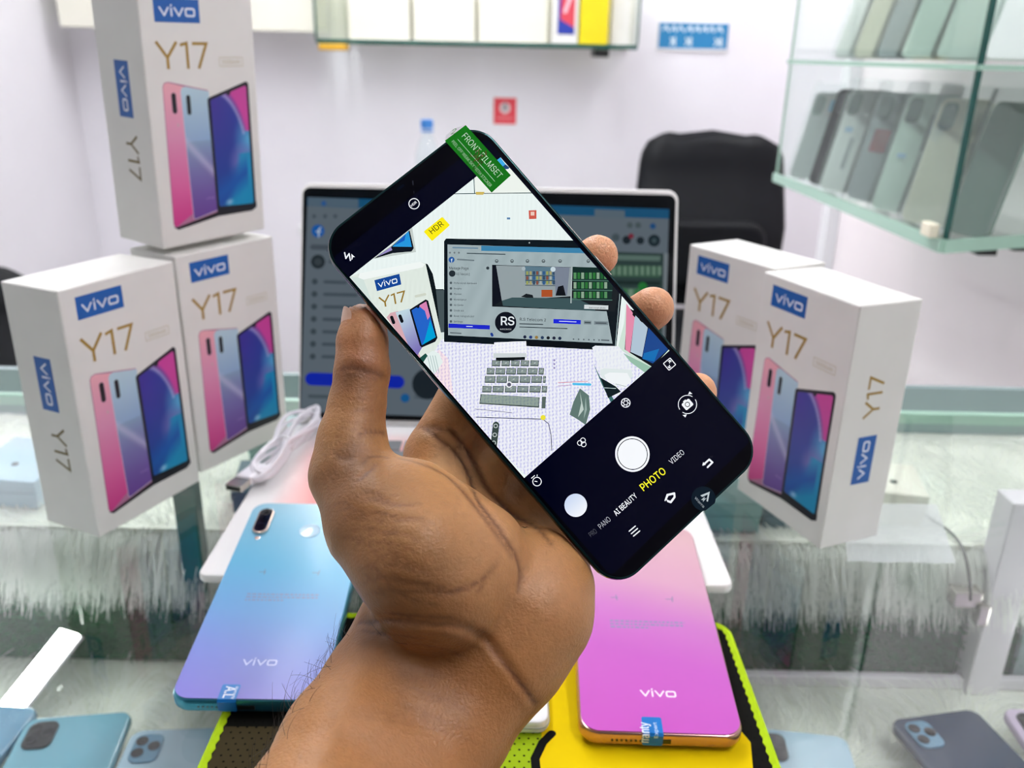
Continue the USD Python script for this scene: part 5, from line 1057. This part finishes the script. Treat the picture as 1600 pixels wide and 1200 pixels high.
Print().add(sbox(-h_, -hz, h_, hz), (230, 72, 84)).add(Point(0, hz * .22).buffer(h_ * .48), (226, 206, 208)).add(Point(0, hz * .22).buffer(h_ * .20), (150, 150, 156)).add(sbox(-h_ * .1, hz * .1, h_ * .1, hz * .6), (120, 124, 132)).add(sbox(-h_ * .7, -hz * .6, h_ * .7, -hz * .5), (240, 150, 154)).build('printed_face', lambda v: np.c_[v[:, 0], np.full(len(v), -.0012), v[:, 1]], 'print_matt', RS)
obj('backing', bx(-h_ - .003, h_ + .003, -.001, -.0002, -hz - .003, hz + .003), 'white_plastic', RS, False)

# ------------------------------------------------------------------ bottle on a side table, chairs
bp = ony(667, 190, 2.3)
TB = thing('side_table', 'plain white side table behind the laptop', 'table', M4(None, (bp[0], 2.32, ZF)))
th_ = bp[2] - .235 - ZF
obj('tabletop', bx(-.3, .3, -.22, .22, th_ - .025, th_, .004), 'white_plastic', TB, False)
for sx in (-1, 1):
    for sy in (-1, 1): obj('leg', bx(sx * .26 - .018, sx * .26 + .018, sy * .18 - .018, sy * .18 + .018, 0.0005, th_ - .0255), 'white_aluminium', TB, False)
BT = thing('water_bottle', 'clear plastic water bottle with a blue cap behind the raised phone', 'bottle', M4(None, (bp[0], 2.3, ZF + th_ + .0006)))
obj('bottle_body', lathe([(.024, 0), (.030, .004), (.032, .02), (.030, .06), (.032, .07), (.032, .13), (.030, .14), (.031, .15), (.022, .185), (.0135, .20), (.0125, .218)], 30), 'bottle_plastic', BT, 40)
obj('cap', lathe([(.0155, .2185), (.0160, .222), (.0160, .236), (.0145, .2395)], 30), 'bottle_cap', BT, 40); obj('neck_ring', lathe([(.0155, .210), (.0175, .212), (.0155, .214)], 24), 'bottle_cap', BT)
def office_chair(label, x, y, top, width, yaw):
    """A padded executive chair; top: the height of its back's upper edge."""
    hgt = top - ZF
    T = thing('office_chair', label, 'office chair', M4(rz(yaw), (x, y, ZF)))
    s0 = .50; bh = hgt - s0
    # back pad: outline with a gently crowned top, bulging to the front (-y)
    zs = np.linspace(0, 1, 15); prof = np.interp(zs, [0, .12, .5, .85, .95, 1], [.80, .92, 1.0, .96, .93, .86])
    rings = []
    for t, k in zip(zs, prof):
        a = np.linspace(0, 2 * np.pi, 41)[:-1]; cs, sn = np.cos(a), np.sin(a); w = width / 2 * k
        px = w * np.sign(cs) * np.abs(cs) ** .35; py = .055 * np.sign(sn) * np.abs(sn) ** .6 * (1 if t < .97 else .55)
        crown = .022 * (1 - (px / w) ** 2) * (t > .9) + .008 * np.cos(px / w * 9) * (t > .9)
        rings.append(np.stack([px, py + .10 * t - .03 * np.sin(t * 5), s0 + .02 + t * bh * .975 + crown], 1))
    obj('backrest', loft(rings), 'black_leather', T, 50)
    obj('lumbar_cushion', slab(width * .72, bh * .40, .05, .05, .022, 6, 0, 0) if False else (lambda m: (m.apply_transform(trimesh.transformations.rotation_matrix(math.pi / 2 - .08, [1, 0, 0])), m.apply_translation((0, -.030, s0 + bh * .36)), m)[2])(slab(width * .72, bh * .42, .06, .05, .022, 6)), 'black_leather', T, 50)
    obj('seat', slab(width * 1.02, .48, .07, .10, .04, 8, 0, -.22, .40), 'black_leather', T, 50)
    for s in (-1, 1):
        obj('armrest', tube(spline([(s * width * .52, -.02, .47), (s * width * .60, -.04, .60), (s * width * .60, -.16, .67), (s * width * .60, -.34, .665), (s * width * .57, -.40, .56), (s * width * .50, -.38, .46)], 40), .022, 10), 'black_plastic', T, 40)
    obj('gas_column', lathe([(.03, .09), (.03, .25), (.022, .25), (.022, .40)], 18), 'black_plastic', T, 40)
    for k in range(5):
        a = k * 2 * math.pi / 5 + .3; l_ = tube([(0, 0, .10), (.15 * math.cos(a), .15 * math.sin(a), .09), (.30 * math.cos(a), .30 * math.sin(a), .07)], [.026, .022, .016], 10); b_ = obj('base_leg', l_, 'black_plastic', T, 40)
        w_m = lathe([(.02, -.02), (.028, -.014), (.028, .014), (.02, .02)], 16); w_m.apply_transform(trimesh.transformations.rotation_matrix(math.pi / 2, [math.sin(a), -math.cos(a), 0])); w_m.apply_translation((.31 * math.cos(a), .31 * math.sin(a), .0285)); obj('castor', w_m, 'black_plastic', b_)
    return T
ch = ony(1119, 222, 2.72)
office_chair('black padded office chair behind the laptop, to the right of the wall sticker', ch[0], 2.70, ch[2] - .012, .47, -.10)
c2 = ony(-26, 474, 1.55)
office_chair('black office chair at the left picture edge, behind the left box pile', c2[0] - .12, 1.52, c2[2], .42, .35)
